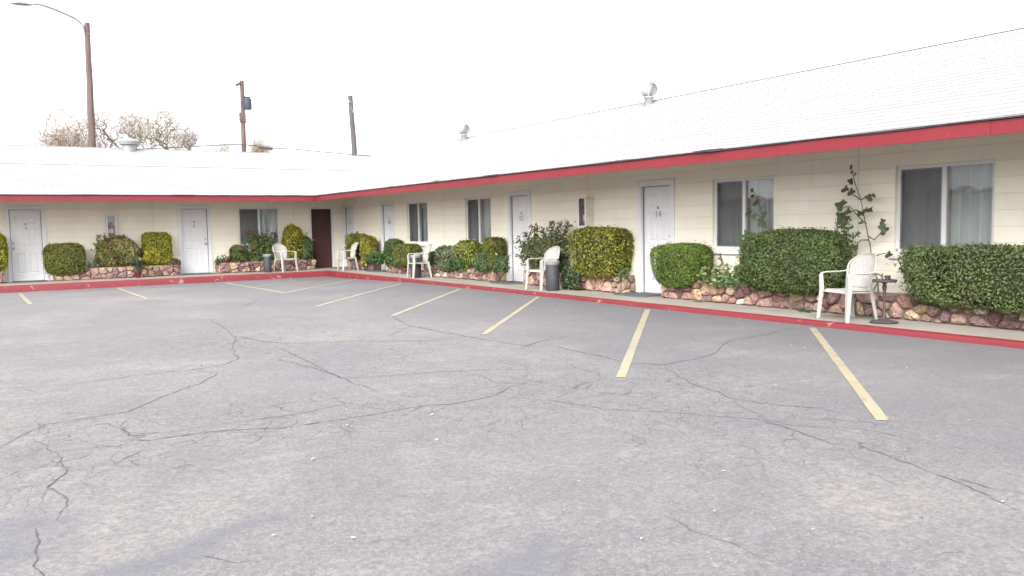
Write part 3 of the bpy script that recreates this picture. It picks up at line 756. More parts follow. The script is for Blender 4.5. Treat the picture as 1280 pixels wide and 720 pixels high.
def planter(side, s0, s1, face, h, label):
    tk = .17; back = (WX if side == 'R' else WY)-.004
    root = thing('stone_planter', label, 'planter', ((face+back)/2 if side == 'R' else (s0+s1)/2, (s0+s1)/2 if side == 'R' else (face+back)/2, 0), group='rubble stone planters along the walls')
    T = Vector(root.location)
    P = (lambda s, d, z: Vector((d, s, z))-T) if side == 'R' else (lambda s, d, z: Vector((s, d, z))-T)
    m = MB()
    def bx(a, b, c, d, z0, z1):
        p, q = P(a, c, z0), P(b, d, z1); lo = [min(p[i], q[i]) for i in range(3)]; hi = [max(p[i], q[i]) for i in range(3)]
        m.box(lo[0], hi[0], lo[1], hi[1], lo[2], hi[2], 0, .008)
    bx(s0, s1, face+.05, face+tk, .0, h)
    bx(s0, s0+tk, face+tk+.001, back, .0, h-.003); bx(s1-tk, s1, face+tk+.001, back, .0, h-.003)
    m.build('mortar_core', MT['mortar'], root)
    V, Fs, Cs = [], [], []
    stones_on(V, Fs, Cs, s1-s0, h-.005, lambda x, y, d: tuple(P(s0+x, face+.05-d, y)))
    dl = back-face-.05
    stones_on(V, Fs, Cs, dl, h-.01, lambda x, y, d: tuple(P(s0-d*.6+.0, face+.05+x, y)))
    stones_on(V, Fs, Cs, dl, h-.01, lambda x, y, d: tuple(P(s1+d*.6, face+.05+x, y)))
    me = bpy.data.meshes.new('stone_facing'); me.from_pydata(V, [], Fs); at = me.attributes.new('col', 'FLOAT_COLOR', 'POINT'); at.data.foreach_set('color', [x for c in Cs for x in c])
    me.polygons.foreach_set('use_smooth', [True]*len(Fs)); me.set_sharp_from_angle(angle=R(22)); link('stone_facing', me, MT['stone'], root)
    so = MB(); n = max(4, int((s1-s0)/.15)); rows = []
    for i in range(n+1):
        s = s0+tk+(s1-s0-2*tk)*i/n
        rows.append([P(s, face+tk-.002+(back-face-tk)*j/4, h-.05+random.uniform(-.015, .02)) for j in range(5)])
    so.grid(rows); so.build('soil', MT['soil'], root)
    return root
planter('R', -3., 10.93, 10.22, .335, 'long rubble stone planter under the big clipped hedges, right of door 14')
planter('R', 12.1, 15.45, 10.27, .335, 'rubble stone planter under pink roses and yellow variegated shrub, between doors 12 and 14')
planter('R', 16.72, 22.75, 10.28, .34, 'rubble stone planter below two windows, with a dense row of mixed bushes')
planter('R', 24.0, 25.85, 10.28, .33, 'short rubble stone planter near the corner under the golden shrub')
planter('L', -6., .62, 26.45, .33, 'rubble stone planter cut off by the left edge, left of the leftmost door')
planter('L', 1.9, 5.18, 26.45, .33, 'rubble stone planter on the far wing below the fire extinguisher box')
planter('L', 6.38, 9.42, 26.45, .33, 'rubble stone planter below the far wing window, beside the brown door')

# ------------------------------------------------------------------ vegetation
def leaf_arrays(pos, nrm, size, cols, long=1.9, droop=.25, updir=.4):
    n = len(pos)
    j = rng.normal(size=(n, 3))*.55; nn = nrm+j; nn /= np.linalg.norm(nn, axis=1, keepdims=True)
    t = rng.normal(size=(n, 3)); t[:, 2] += updir; t -= nn*np.sum(t*nn, 1, keepdims=True); t /= np.linalg.norm(t, axis=1, keepdims=True)+1e-9
    b = np.cross(nn, t); s = size*rng.uniform(.6, 1.25, (n, 1))
    base = pos-t*s*long*.45; tip = pos+t*s*long*.55-nn*s*droop
    l = pos+b*s*.5+nn*s*.12; r = pos-b*s*.5+nn*s*.12
    V = np.stack([base, l, tip, r], 1).reshape(-1, 3)
    idx = np.arange(n)*4
    Fc = np.concatenate([np.stack([idx, idx+1, idx+2], 1), np.stack([idx, idx+2, idx+3], 1)])
    C = np.repeat(cols, 4, axis=0)
    return V, Fc, C
def leaf_mesh(name, parts, smooth=False):
    V = np.concatenate([p[0] for p in parts]); off = 0; Fl = []
    for p in parts: Fl += (p[1]+off).tolist(); off += len(p[0])
    C = np.concatenate([p[2] for p in parts])
    me = bpy.data.meshes.new(name); me.from_pydata(V.tolist(), [], Fl)
    at = me.attributes.new('col', 'FLOAT_COLOR', 'POINT'); at.data.foreach_set('color', np.concatenate([C, np.ones((len(C), 1))], 1).ravel().astype(np.float32))
    return me
def lump(p, f, seed):
    r = np.random.default_rng(seed); o = np.zeros(len(p))
    for i in range(6):
        k = r.normal(size=3); k /= np.linalg.norm(k); o += np.sin(p @ k*f*r.uniform(.6, 1.7)+r.uniform(0, 6.28))
    return o/6
def pick(cols, n, w=None):
    c = np.array(cols)[rng.choice(len(cols), n, p=w)]; return np.clip(c*rng.uniform(.82, 1.18, (n, 1)), 0, 1)
def shrub(name, label, cat, c, half, power, n, size, cols, lumpy=.06, weights=None, rot=0., tuft=.03, group=None, hi=None, seed=None, taper=0., base_z=.3, long=1.9, patch=None):
    seed = seed or random.randint(1, 9999); a = np.array(half)
    d = rng.uniform(-1, 1, (n, 3)); ax = rng.integers(0, 3, n); d[np.arange(n), ax] = np.sign(rng.uniform(-1, 1, n))
    # more samples on the long faces
    d = d*a
    rr = (np.sum(np.abs(d/a)**power, 1))**(-1/power)
    p = d*rr[:, None]; g = np.sign(p)*np.abs(p/a)**(power-1)/a; g /= np.linalg.norm(g, axis=1, keepdims=True)+1e-9
    lm = lump(p, 7., seed); lm2 = lump(p, 19., seed+1)
    sh = 1-np.abs(rng.normal(size=n))*.07+lumpy*lm+lumpy*.5*lm2+np.where(rng.random(n) < .07, rng.uniform(0, 1, n)*tuft*4, 0)
    p = p*sh[:, None]
    if taper: p[:, :2] *= (1+taper*(p[:, 2:3]/a[2]))
    cc = pick(cols, n, weights); cc *= (1+.35*lm2[:, None])*np.array([1.55, 1.34, 1.3])
    dead = rng.random(n) < .016; cc[dead] = pick([(.17, .11, .06), (.13, .08, .05)], int(dead.sum()))
    if hi is not None:
        k = np.clip((lump(p, 4.5, seed+2)+.15)*1.6, 0, 1)*hi[1]; sel = rng.random(n) < k; cc[sel] = pick([hi[0]], int(sel.sum()))
    if patch is not None:
        sel = patch[0](p/a) & (rng.random(n) < .85); cc[sel] = pick(patch[1], int(sel.sum()))
    parts = [leaf_arrays(p, g, size, np.clip(cc, 0, 1), long)]
    # twiggy core
    U, Vn = 20, 12; cv = []; 
    for i in range(Vn+1):
        th_ = math.pi*i/Vn
        for j in range(U):
            ph = 2*math.pi*j/U; v = np.array([math.sin(th_)*math.cos(ph), math.sin(th_)*math.sin(ph), math.cos(th_)])
            q = v*(np.sum(np.abs(v/a)**power))**(-1/power)*.84
            if taper: q[:2] *= 1+taper*q[2]/a[2]
            cv.append(q)
    cf = []
    for i in range(Vn):
        for j in range(U): cf += [(i*U+j, i*U+(j+1) % U, (i+1)*U+(j+1) % U), (i*U+j, (i+1)*U+(j+1) % U, (i+1)*U+j)]
    parts.append((np.array(cv), np.array(cf), np.tile(np.array([[.035, .04, .018]]), (len(cv), 1))))
    root = thing(name, label, cat, (c[0], c[1], base_z-.06), rot, group)
    me = leaf_mesh('foliage', parts); f = link('foliage', me, MT['leaf'], root, (0, 0, c[2]-base_z+.06))
    st = MB()
    for i in range(5):
        ang = random.uniform(0, 6.28); st.tube([(0.03*math.cos(ang)*i, .02*math.sin(ang)*i, 0), (half[0]*.4*math.cos(ang), half[1]*.4*math.sin(ang), max(.08, c[2]-base_z))], [.014, .008], 5)
    st.build('stem', MT['bark'], root)
    return root
def box_from(side, u0, u1, v0, v1, plane, depth, power):
    um, vm = (u0+u1)/2, (v0+v1)/2
    Fn = (lambda u, v: onx(u, v, plane)) if side == 'R' else (lambda u, v: ony(u, v, plane))
    k = 1 if side == 'R' else 0
    a, b = Fn(u0, vm)[k], Fn(u1, vm)[k]; z1, z0 = Fn(um, v0)[2], Fn(um, v1)[2]
    cen = (a+b)/2; A = abs(a-b)/2; t = abs(cen/plane); q = power/(power-1); bd = depth
    if bd*t > .8*A: bd = .7*A/t
    aa = max(.16, (A**q-(bd*t)**q)**(1/q))
    if side == 'R': return (plane, cen, (z0+z1)/2), (bd, aa, (z1-z0)/2)
    return (cen, plane, (z0+z1)/2), (aa, bd, (z1-z0)/2)
G_DK = [(.042, .078, .022), (.056, .098, .027), (.036, .066, .02), (.07, .115, .032), (.08, .11, .04)]
G_BOX = [(.06, .115, .018), (.085, .15, .022), (.045, .09, .016), (.11, .17, .03)]
G_OL = [(.075, .10, .018), (.10, .125, .022), (.06, .085, .016), (.12, .13, .028)]
G_YEL = [(.16, .19, .018), (.22, .22, .02), (.11, .15, .018), (.08, .12, .016), (.26, .24, .025)]
G_GOLD = [(.28, .23, .025), (.22, .19, .022), (.16, .17, .02), (.10, .13, .018), (.07, .10, .016)]
G_VAR = [(.15, .17, .02), (.21, .22, .03), (.075, .11, .018), (.05, .085, .016), (.11, .145, .02), (.27, .25, .03), (.06, .09, .016)]
G_GREY = [(.10, .14, .075), (.075, .115, .055), (.13, .16, .09), (.06, .09, .04)]
G_MID = [(.06, .12, .03), (.045, .095, .03), (.09, .15, .035), (.035, .07, .025)]
GS = 'shrubs in the stone planters'
def SR(label, u0, u1, v0, v1, n, size, cols, power=4., plane=10.36, depth=.33, name='shrub', **kw):
    c, h = box_from('R', u0, u1, v0, v1, plane, depth, power); return shrub(name, label, 'shrub' if name == 'shrub' else 'hedge', c, h, power, n, size, cols, group=GS, **kw)
def SL(label, u0, u1, v0, v1, n, size, cols, power=4., plane=26.72, depth=.28, name='shrub', **kw):
    c, h = box_from('L', u0, u1, v0, v1, plane, depth, power); return shrub(name, label, 'shrub' if name == 'shrub' else 'hedge', c, h, power, n, size, cols, group=GS, **kw)
# hedge on the right edge runs out of the picture
c, h = box_from('R', 1132, 1262, 306, 384, 10.3, .36, 5.)
y1 = c[1]+h[1]; y0 = 3.2
shrub('hedge', 'long flat topped green hedge below the nearest window, cut off by the right edge', 'hedge', (10.3, (y0+y1)/2, c[2]), (.37, (y1-y0)/2, h[2]), 6., 26000, .021, G_DK+[(.09, .11, .045)], .055, group=GS, taper=.08)
SR('large rounded dark green hedge between the two nearest windows, behind the white chair', 925, 1070, 286, 368, 24000, .021, G_DK, 3.2, 10.3, .38, 'hedge', lumpy=.065)
SR('bright green clipped boxwood beside door 14, narrowing towards its base', 815, 893, 304, 360, 15000, .017, G_BOX, 3.6, 10.33, .36, lumpy=.05, taper=.13)
SR('boxy shrub of yellow and green variegated leaves under an extinguisher cabinet near door 14', 714, 791, 284, 347, 9000, .027, G_VAR, 4.5, 10.36, .33, lumpy=.05, taper=.06, hi=((.08, .11, .02), .5))
SR('olive green clipped upright block shrub left of door 12', 603, 633, 297, 336, 5200, .024, G_OL, 5, 10.36, .3, lumpy=.02, long=2.6)
SR('yellow speckled bush between the grey green bush and the upright olive block', 567, 607, 299, 337, 4200, .034, [(.06, .10, .02), (.10, .15, .025), (.24, .26, .04), (.045, .08, .02)], 2.5, 10.38, .3, lumpy=.17)
SR('loose grey green bush with soft narrow leaves, below the second farther window', 543, 582, 306, 339, 3600, .034, G_GREY, 2.3, 10.38, .3, lumpy=.2, long=2.8)
SR('small dark bush behind the farther chair back', 535, 551, 314, 334, 1600, .03, G_DK, 2.6, 10.38, .26)
SR('dark green round clipped shrub beside door 10', 480, 507, 299, 334, 3600, .032, G_DK, 3.4, 10.42, .28)
SR('olive flat topped clipped shrub, the shorter one behind the farther chair', 493, 527, 305, 334, 4200, .028, G_OL, 3.8, 10.30, .3)
SR('olive and yellow clipped shrub in the corner beside door 8', 432, 464, 292, 327, 3600, .034, G_OL+[(.2, .2, .03)], 4, 10.45, .28)
SR('golden yellow upright shrub behind the corner chair', 450, 472, 295, 327, 3000, .036, G_GOLD, 3.4, 10.3, .26)
SL('yellow green clipped shrub cut off by the left edge', -24, 9, 292, 338, 3600, .04, G_YEL, 4)
SL('olive green barrel shaped clipped shrub right of the leftmost door', 54, 107, 304, 343, 8500, .027, G_OL, 4., plane=26.6, depth=.32, lumpy=.02)
def cream(q): return (q[:, 0] > .05-.3*q[:, 2])
SL('broad leaved shrub half green and half cream under the fire extinguisher box', 119, 175, 296, 335, 4200, .05, [(.09, .13, .025), (.13, .17, .03), (.055, .085, .02), (.15, .09, .05)], 2.6, lumpy=.2, patch=(cream, [(.30, .26, .11), (.25, .22, .085), (.13, .14, .04), (.34, .31, .15)]))
SL('boxy bright yellow green shrub beside the second white door', 177, 215, 291, 331, 6200, .03, G_YEL, 5., lumpy=.03, long=2.6, hi=((.27, .24, .025), .4))
SL('small purple green plant at the planter end by the second white door', 203, 226, 323, 336, 1000, .034, [(.07, .08, .045), (.10, .06, .06), (.06, .09, .035)], 2.4, lumpy=.14)
SL('upright yellow and green shrub right of the far window', 352, 379, 281, 326, 3600, .04, G_GOLD+G_YEL, 2.6, lumpy=.19)
SL('dark bushy conifer like plant left of the brown door', 374, 391, 296, 327, 2000, .036, [(.04, .08, .03), (.06, .10, .04)], 2.2, plane=26.65, lumpy=.24, long=2.8)
SL('dense small rose bush with red blooms, left of the hollyhocks', 287, 309, 306, 330, 1900, .036, G_DK+[(.09, .13, .03)], 2.5, plane=26.7, lumpy=.2)

# stemmed plants
def lobed(m, p, d, up_, s, col, C, lobes=5):
    d = d.normalized(); b = d.cross(up_).normalized(); n_ = b.cross(d); vs = [p]
    K = 15
    for i in range(K+1):
        a = -2.5+5.0*i/K; r = s*(.72+.28*math.cos(a*lobes*.5*2/2.0))*(1.05-.1*abs(a))*1.0; vs.append(p+d*(math.cos(a)*r*.62+s*.3)+b*math.sin(a)*r*.62+n_*(-.18*s*(math.sin(a)**2)-.1*s*max(0, math.cos(a))))
    m.add(vs, [(0, i, i+1) for i in range(1, K+1)]); C += [col]*len(vs)
def attr_build(m, C, name, mm, parent):
    me = m.mesh(name); at = me.attributes.new('col', 'FLOAT_COLOR', 'POINT'); at.data.foreach_set('color', [x for c in C for x in (*c, 1)]); return link(name, me, mm, parent)
def flower_mesh(name, cols, r, kind='rose'):
    m = MB(); C = []
    for ring, (np_, rr, zz, op) in enumerate(((6, 1., 0, .35), (5, .72, .2, .7), (4, .4, .36, 1.1))):
        for i in range(np_):
            a = 2*math.pi*(i+.5*ring)/np_; d = Vector((math.cos(a), math.sin(a), 0)); b = Vector((-d.y, d.x, 0)); P = []
            for jj in range(4):
                t_ = jj/3; e = (d*math.cos(op*t_)*t_*rr+Vector((0, 0, zz+math.sin(op*t_)*t_*rr*.8)))*r
                ww = r*rr*.62*math.sin(.5+2.2*t_)
                P.append([e-b*ww, e+Vector((0, 0, -.06*r)), e+b*ww])
            m.grid(P); C += [random.choice(cols)]*12
    me = m.mesh(name); at = me.attributes.new('col', 'FLOAT_COLOR', 'POINT'); at.data.foreach_set('color', [x for c in C for x in (*c, 1)]); me.materials.append(MT['petal']); return me
FL_PINK = flower_mesh('blossom', [(.6, .3, .31), (.66, .42, .42), (.5, .2, .23)], .042)
FL_RED = flower_mesh('blossom', [(.36, .035, .04), (.42, .07, .05)], .045)
FL_SAL = flower_mesh('blossom', [(.46, .17, .12), (.40, .13, .10)], .048)
FL_YEL = flower_mesh('blossom', [(.5, .48, .09), (.46, .44, .11)], .045)
FL_MAG = flower_mesh('blossom', [(.6, .06, .2), (.5, .04, .14)], .06)
FL_DRY = flower_mesh('seed_head', [(.16, .10, .08), (.22, .14, .12)], .045)
FL_WHT = flower_mesh('blossom', [(.75, .72, .55), (.8, .78, .7)], .035)
def stem_plant(name, label, cat, base, stems, cols, leaf, per_m, group=None, flowers=(), stem_r=.006, long=1.9, spread=.06, big=None):
    """stems: lists of points relative to base; leaves scattered along them; flowers: (mesh, point)"""
    root = thing(name, label, cat, base, 0, group); st = MB(); pos = []; nr = []; bm_ = MB(); C = []
    for pts in stems:
        P = [Vector(p) for p in pts]; n = len(P); st.tube(P, [stem_r*(1-.65*i/(n-1)) for i in range(n)], 5)
        for a, b in zip(P[:-1], P[1:]):
            L = (b-a).length
            if big is None:
                for i in range(max(1, int(L*per_m))):
                    q = a.lerp(b, random.random()); o = Vector((random.gauss(0, 1), random.gauss(0, 1), random.gauss(0, .6))); pos.append(q+o*spread*random.uniform(.3, 1.)); nr.append(o.normalized()+Vector((0, 0, .4)))
    if big is not None:
        for (p, d, s) in big:
            c = random.choice(cols); k_ = random.uniform(.8, 1.2); q = Vector(p)
            lobed(bm_, q, Vector(d), Vector((-1, -.5+random.uniform(-.5, .5), .35+random.uniform(-.3, .5))), s, tuple(x*k_ for x in c), C)
        attr_build(bm_, C, 'foliage', MT['leaf'], root)
    elif pos:
        pa = np.array([tuple(p) for p in pos]); na = np.array([tuple(p) for p in nr]); me = leaf_mesh('foliage', [leaf_arrays(pa, na, leaf, pick(cols, len(pa)), long)]); link('foliage', me, MT['leaf'], root)
    st.build('stem', MT['bark'], root)
    for fm_, p in flowers:
        o = link(fm_.name.split('.')[0], fm_, None, root, p); o.rotation_euler = (random.uniform(-.5, 1.2), random.uniform(-.9, .1), random.uniform(0, 6))
        s = random.uniform(.75, 1.2); o.scale = (s, s, s)
    return root
def wander(p0, p1, n=6, j=.02):
    a, b = Vector(p0), Vector(p1); return [a.lerp(b, i/n)+Vector((random.gauss(0, j), random.gauss(0, j), random.gauss(0, j*.5)))*(0 < i < n) for i in range(n+1)]
# pink rose bush between doors 12 and 14
b0 = Vector((10.4, 14.55, .28)); stems = []; fl = []
tipsR = [(649, 300), (657, 291), (668, 282), (676, 285), (690, 277), (701, 279), (710, 278), (650, 318), (655, 330), (664, 300), (672, 310), (683, 296), (695, 290), (705, 300), (712, 310), (660, 312), (680, 320), (698, 318), (668, 332), (652, 308), (688, 305), (708, 326)]
for (u, v) in tipsR:
    q = Vector(onx(u, v, random.uniform(10.15, 10.45)))-b0; stems.append(wander((random.uniform(-.05, .05), random.uniform(-.15, .15), 0), q, 6, .03))
    m_ = Vector(stems[-1][3])
    for kk in range(3): stems.append(wander(m_, m_+Vector((random.uniform(-.15, .15), random.uniform(-.28, .28), random.uniform(.02, .3))), 4, .02))
for (u, v) in ((648, 296), (655, 302), (664, 283), (699, 279), (709, 277), (707, 281), (642, 304), (651, 318), (644, 310), (672, 300), (645, 321), (690, 284)):
    fl.append((FL_PINK, Vector(onx(u, v, 10.2))-b0))
stem_plant('rose_bush', 'tall loose rose bush with pink blooms between door 12 and the black bin', 'rose bush', b0, stems, [(.10, .135, .045), (.08, .11, .04), (.13, .16, .06), (.12, .09, .055)], .042, 270, None, fl, .006, 1.7, .075)
# climbing vine on the wall near the nearest window
def V_(u, v, x): return Vector(onx(u, v, x))
b0 = V_(1098, 372, 10.5); b0.z = .28
def rel(l, x=10.52): return [V_(u, v, x)-b0 for u, v in l]
st = [[Vector((0, 0, 0))]+rel([(1097, 350), (1091, 335), (1088, 310), (1085, 295), (1080, 270), (1076, 250), (1069, 230), (1066, 218), (1064, 205)])]
st += [rel([(1085, 295), (1093, 300), (1102, 290), (1108, 280)]), rel([(1076, 250), (1083, 246), (1090, 243)]), rel([(1076, 250), (1066, 243), (1060, 238)]), rel([(1080, 270), (1070, 262), (1058, 268)]), rel([(1083, 280), (1075, 273), (1062, 258), (1048, 260)]),
       rel([(1080, 266), (1086, 261), (1092, 258)]), rel([(1089, 322), (1100, 318), (1114, 315)]), rel([(1096, 342), (1106, 346), (1112, 352)]), rel([(1086, 300), (1076, 300), (1068, 310)]), rel([(1098, 352), (1092, 362), (1088, 372)])]
bg = []
for u, v, s in ((1064, 207, .05), (1065, 214, .035), (1069, 216, .04), (1062, 224, .085), (1059, 234, .10), (1066, 237, .10), (1084, 244, .10), (1090, 243, .06), (1048, 253, .13), (1056, 251, .09), (1050, 266, .13), (1058, 270, .12), (1062, 262, .10), (1076, 264, .09), (1084, 260, .08), (1090, 262, .07), (1052, 275, .12), (1101, 281, .12), (1107, 284, .11), (1104, 274, .08), (1113, 316, .09), (1074, 290, .06), (1070, 306, .07), (1066, 282, .08), (1078, 277, .06)):
    bg.append((V_(u, v, 10.47+random.uniform(-.04, .03))-b0, Vector((-.15, random.uniform(-.9, .9), random.uniform(-.9, -.1))), s*1.2))
stem_plant('climbing_vine', 'thin climbing vine with broad lobed leaves on bare wall left of the nearest window', 'vine', b0, st, [(.075, .10, .045), (.09, .12, .05), (.06, .08, .038)], .03, 0, None, (), .011, big=bg)
b0 = V_(962, 330, 10.42); b0.z = .28
st = [[Vector((0, 0, 0))]+rel([(962, 318), (956, 300), (953, 290), (952, 275), (951, 262), (948, 250), (942, 240), (940, 234)], 10.45), rel([(955, 298), (945, 292), (934, 290), (927, 296)], 10.4), rel([(954, 292), (962, 292), (972, 288)], 10.4), rel([(952, 272), (946, 268), (941, 262)], 10.42), rel([(951, 262), (955, 256)], 10.42)]
bg = []
for u, v, s in ((940, 236, .06), (939, 244, .08), (947, 250, .10), (945, 254, .07), (937, 262, .11), (941, 268, .10), (955, 265, .10), (950, 273, .13), (953, 278, .11), (928, 293, .13), (934, 289, .12), (966, 290, .12), (974, 288, .09), (924, 297, .08)):
    bg.append((V_(u, v, 10.4)-b0, Vector((-.15, random.uniform(-.9, .9), random.uniform(-.8, 0))), s*1.15))
stem_plant('climbing_vine', 'thin leafy vine rising in front of the window next to door 14', 'vine', b0, st, [(.09, .125, .06), (.075, .10, .045)], .03, 0, None, (), .010, big=bg)
# leafy seedlings between the boxwood and the rounded hedge
def patch_plant(label, cat, us, plane, base, cols, n, h, s, name='leafy_plant', side='R', lob=False, flowers=(), group=None, per=120, sp=.05):
    b0 = Vector((*base, .28)); sts = []; bg = []
    for i in range(n):
        u = random.uniform(us[0], us[1]); v = random.uniform(us[2], us[3])
        q = Vector(onx(u, v, plane+random.uniform(-.08, .08)) if side == 'R' else ony(u, v, plane+random.uniform(-.08, .08)))-b0
        f = Vector((q.x*.6, q.y*.85, 0)); sts.append(wander(f, q, 4, .015))
        for kk in range(4): bg.append((Vector(sts[-1][random.randint(1, 4)])+Vector((random.gauss(0, .03), random.gauss(0, .03), 0)), Vector((random.uniform(-1, .1) if side == 'R' else random.uniform(-1, 1), random.uniform(-1, 1), random.uniform(-.5, .3))), s*random.uniform(.6, 1.2)))
    return stem_plant(name, label, cat, b0, sts, cols, s, per, group, [(m_, (Vector(onx(u, v, plane-.1)) if side == 'R' else Vector(ony(u, v, plane-.1)))-b0) for m_, u, v in flowers], .004, 2., sp, bg if lob else None)
patch_plant('patch of broad light green leaves in front of the boxwood, right of door 14', 'plant', (868, 912, 312, 352), 10.15, (10.22, 9.75), [(.09, .15, .035), (.12, .19, .05), (.07, .12, .03), (.22, .22, .12)], 26, .4, .075, lob=True)
patch_plant('sprawling low leafy weeds over the planter edge left of the rounded hedge', 'plant', (895, 938, 325, 358), 10.2, (10.25, 9.1), [(.075, .13, .03), (.10, .16, .04), (.06, .10, .03)], 30, .3, .07, lob=True)
patch_plant('small pale leafed sprigs in front of bare wall under the window sill', 'plant', (918, 932, 318, 345), 10.5, (10.5, 9.25), [(.10, .12, .07), (.15, .17, .09)], 10, .3, .045, per=90)
stem_plant('dry_stalk', 'single dry brown stalk leaning up under the window next to door 14', 'plant', V_(908, 347, 10.25), [[Vector((0, 0, 0)), V_(904, 334, 10.25)-V_(908, 347, 10.25), V_(900, 317, 10.3)-V_(908, 347, 10.25)]], [(.16, .09, .06)], .02, 160, None, (), .008, 3, .015)
patch_plant('tiny green weed on the walkway at the foot of the planter beside boxwood', 'weed', (868, 880, 366, 378), 10.12, (10.12, 9.98), [(.10, .12, .05), (.14, .15, .07)], 12, .1, .018, name='weed', per=160, sp=.02).location.z = .03
patch_plant('low green weed on the walkway under the rounded hedge', 'weed', (1000, 1014, 384, 389), 10.08, (10.08, 7.85), [(.05, .11, .03), (.07, .13, .035)], 14, .1, .03, name='weed', per=220, sp=.03).location.z = .02
patch_plant('wispy sprigs sticking up from the right end of the rounded hedge', 'plant', (1040, 1072, 272, 300), 10.35, (10.35, 7.3), [(.06, .10, .03), (.09, .13, .04)], 16, .4, .03, per=55, sp=.04)
patch_plant('broad leaved creeper trailing down beside the variegated shrub, left of door 14', 'plant', (770, 788, 325, 350), 10.2, (10.3, 12.4), [(.05, .10, .03), (.07, .12, .04)], 14, .3, .05, lob=True)
patch_plant('low leafy green plant at the foot of the golden shrub', 'plant', (454, 477, 314, 326), 10.15, (10.25, 23.6), G_MID, 34, .3, .045, per=150, sp=.06, group=GS)
patch_plant('low feathery green plant at the foot of the dark round shrub beside door 10', 'plant', (482, 501, 315, 332), 10.12, (10.25, 22.0), G_MID, 30, .3, .045, per=130, sp=.05, group=GS)
patch_plant('dark grassy green clump beside the black bin', 'plant', (704, 723, 318, 350), 10.12, (10.2, 13.55), [(.05, .075, .03), (.07, .10, .04)], 60, .3, .04, per=110, sp=.04, group=GS).location.z = .1
patch_plant('low green ground plant hanging over the stones before the speckled bush', 'plant', (558, 580, 318, 338), 10.15, (10.25, 18.1), G_MID, 30, .3, .04, per=130, sp=.06, group=GS)
patch_plant('blue green spurge at the foot of the upright olive block shrub', 'plant', (592, 612, 314, 334), 10.12, (10.25, 17.2), [(.07, .12, .05), (.09, .14, .055)], 30, .3, .034, per=150, sp=.04, group=GS)
patch_plant('small green weed tuft right against the frame of door 12', 'plant', (616, 636, 318, 336), 10.15, (10.25, 16.75), [(.08, .13, .055), (.07, .10, .045)], 24, .3, .034, per=130, sp=.045, group=GS, flowers=((FL_WHT, 620, 318),))
# hollyhocks under the far window and little bedding plants beside them
hol = [(313, 285), (322, 288), (331, 292), (340, 290), (305, 300), (318, 296), (336, 300), (344, 303), (328, 300), (347, 312)]
for i, (u, v) in enumerate(hol):
    pass
b0 = Vector((7.75, 26.7, .28)); sts = []; fl = []
for u, v in hol*2:
    q = Vector(ony(u+random.uniform(-3, 3), v+random.uniform(0, 6), 26.65+random.uniform(-.12, .12)))-b0; sts.append(wander((q.x*.85, q.y*.7, 0), q, 6, .012))
for m_, u, v in ((FL_MAG, 312, 289), (FL_SAL, 315, 295), (FL_SAL, 309, 303), (FL_RED, 329, 298), (FL_DRY, 340, 291), (FL_DRY, 327, 291), (FL_DRY, 334, 290), (FL_SAL, 333, 305), (FL_DRY, 344, 296), (FL_RED, 318, 310)):
    fl.append((m_, Vector(ony(u, v, 26.5))-b0))
stem_plant('hollyhock_clump', 'clump of tall flowering hollyhocks in front of the far window', 'flowers', b0, sts, [(.08, .14, .035), (.06, .11, .03), (.12, .17, .05), (.16, .20, .06)], .05, 230, None, fl, .006, 1.6, .085)
patch_plant('low bedding plants with salmon blooms between the second door and the red rose bush', 'flowers', (268, 292, 318, 330), 26.6, (6.55, 26.65), G_MID, 26, .3, .04, side='L', flowers=((FL_SAL, 284, 323), (FL_RED, 281, 327), (FL_SAL, 288, 320), (FL_WHT, 269, 311)), per=110)
patch_plant('tiny red blooms tucked in the far planter above the stones, beside the dense rose', 'flowers', (292, 305, 306, 316), 26.5, (6.9, 26.6), G_DK, 8, .3, .035, side='L', flowers=((FL_RED, 289, 311), (FL_SAL, 302, 312), (FL_RED, 304, 313), (FL_SAL, 300, 314)), per=40)
patch_plant('spindly dark stems rising beside the brown door', 'plant', (374, 388, 290, 300), 26.7, (9.1, 26.7), [(.06, .08, .04), (.10, .08, .06)], 6, .6, .03, side='L', per=40)
patch_plant('thin grey green sprig against bare wall right of the barrel shaped shrub', 'plant', (109, 121, 318, 333), 26.65, (2.9, 26.7), G_GREY, 12, .2, .035, side='L', flowers=((FL_WHT, 122, 332),), per=90)
patch_plant('upright leggy shoots with reddish tips left above the broad leaved shrub', 'plant', (118, 132, 291, 312), 26.72, (3.15, 26.7), [(.09, .13, .03), (.20, .09, .05), (.12, .15, .04)], 16, .8, .045, side='L', per=45)
# pointed grey agave leaf cluster
ag = thing('agave', 'tall grey pointed succulent between the half cream shrub and the boxy yellow shrub', 'plant', (4.12, 26.82, .26)); am = MB(); C = []
for i in range(9):
    a = 6.28*i/9+.3; ln = random.uniform(.45, .85) if i else .95; d = Vector((math.cos(a)*.16, math.sin(a)*.12, 1)).normalized(); b_ = Vector((-math.sin(a), math.cos(a), 0)); P = []
    for j in range(6):
        t_ = j/5; q = d*ln*t_+Vector((math.cos(a), math.sin(a), 0))*.05*t_*t_; w_ = .05*(1-t_)**.7*(.6+.9*t_*(1-t_)*2)+.001; P.append([q-b_*w_, q+Vector((math.cos(a), math.sin(a), 0))*-.012, q+b_*w_])
    am.grid(P); C += [(.20, .20, .20)]*18
attr_build(am, C, 'leaf_rosette', MT['leaf'], ag)
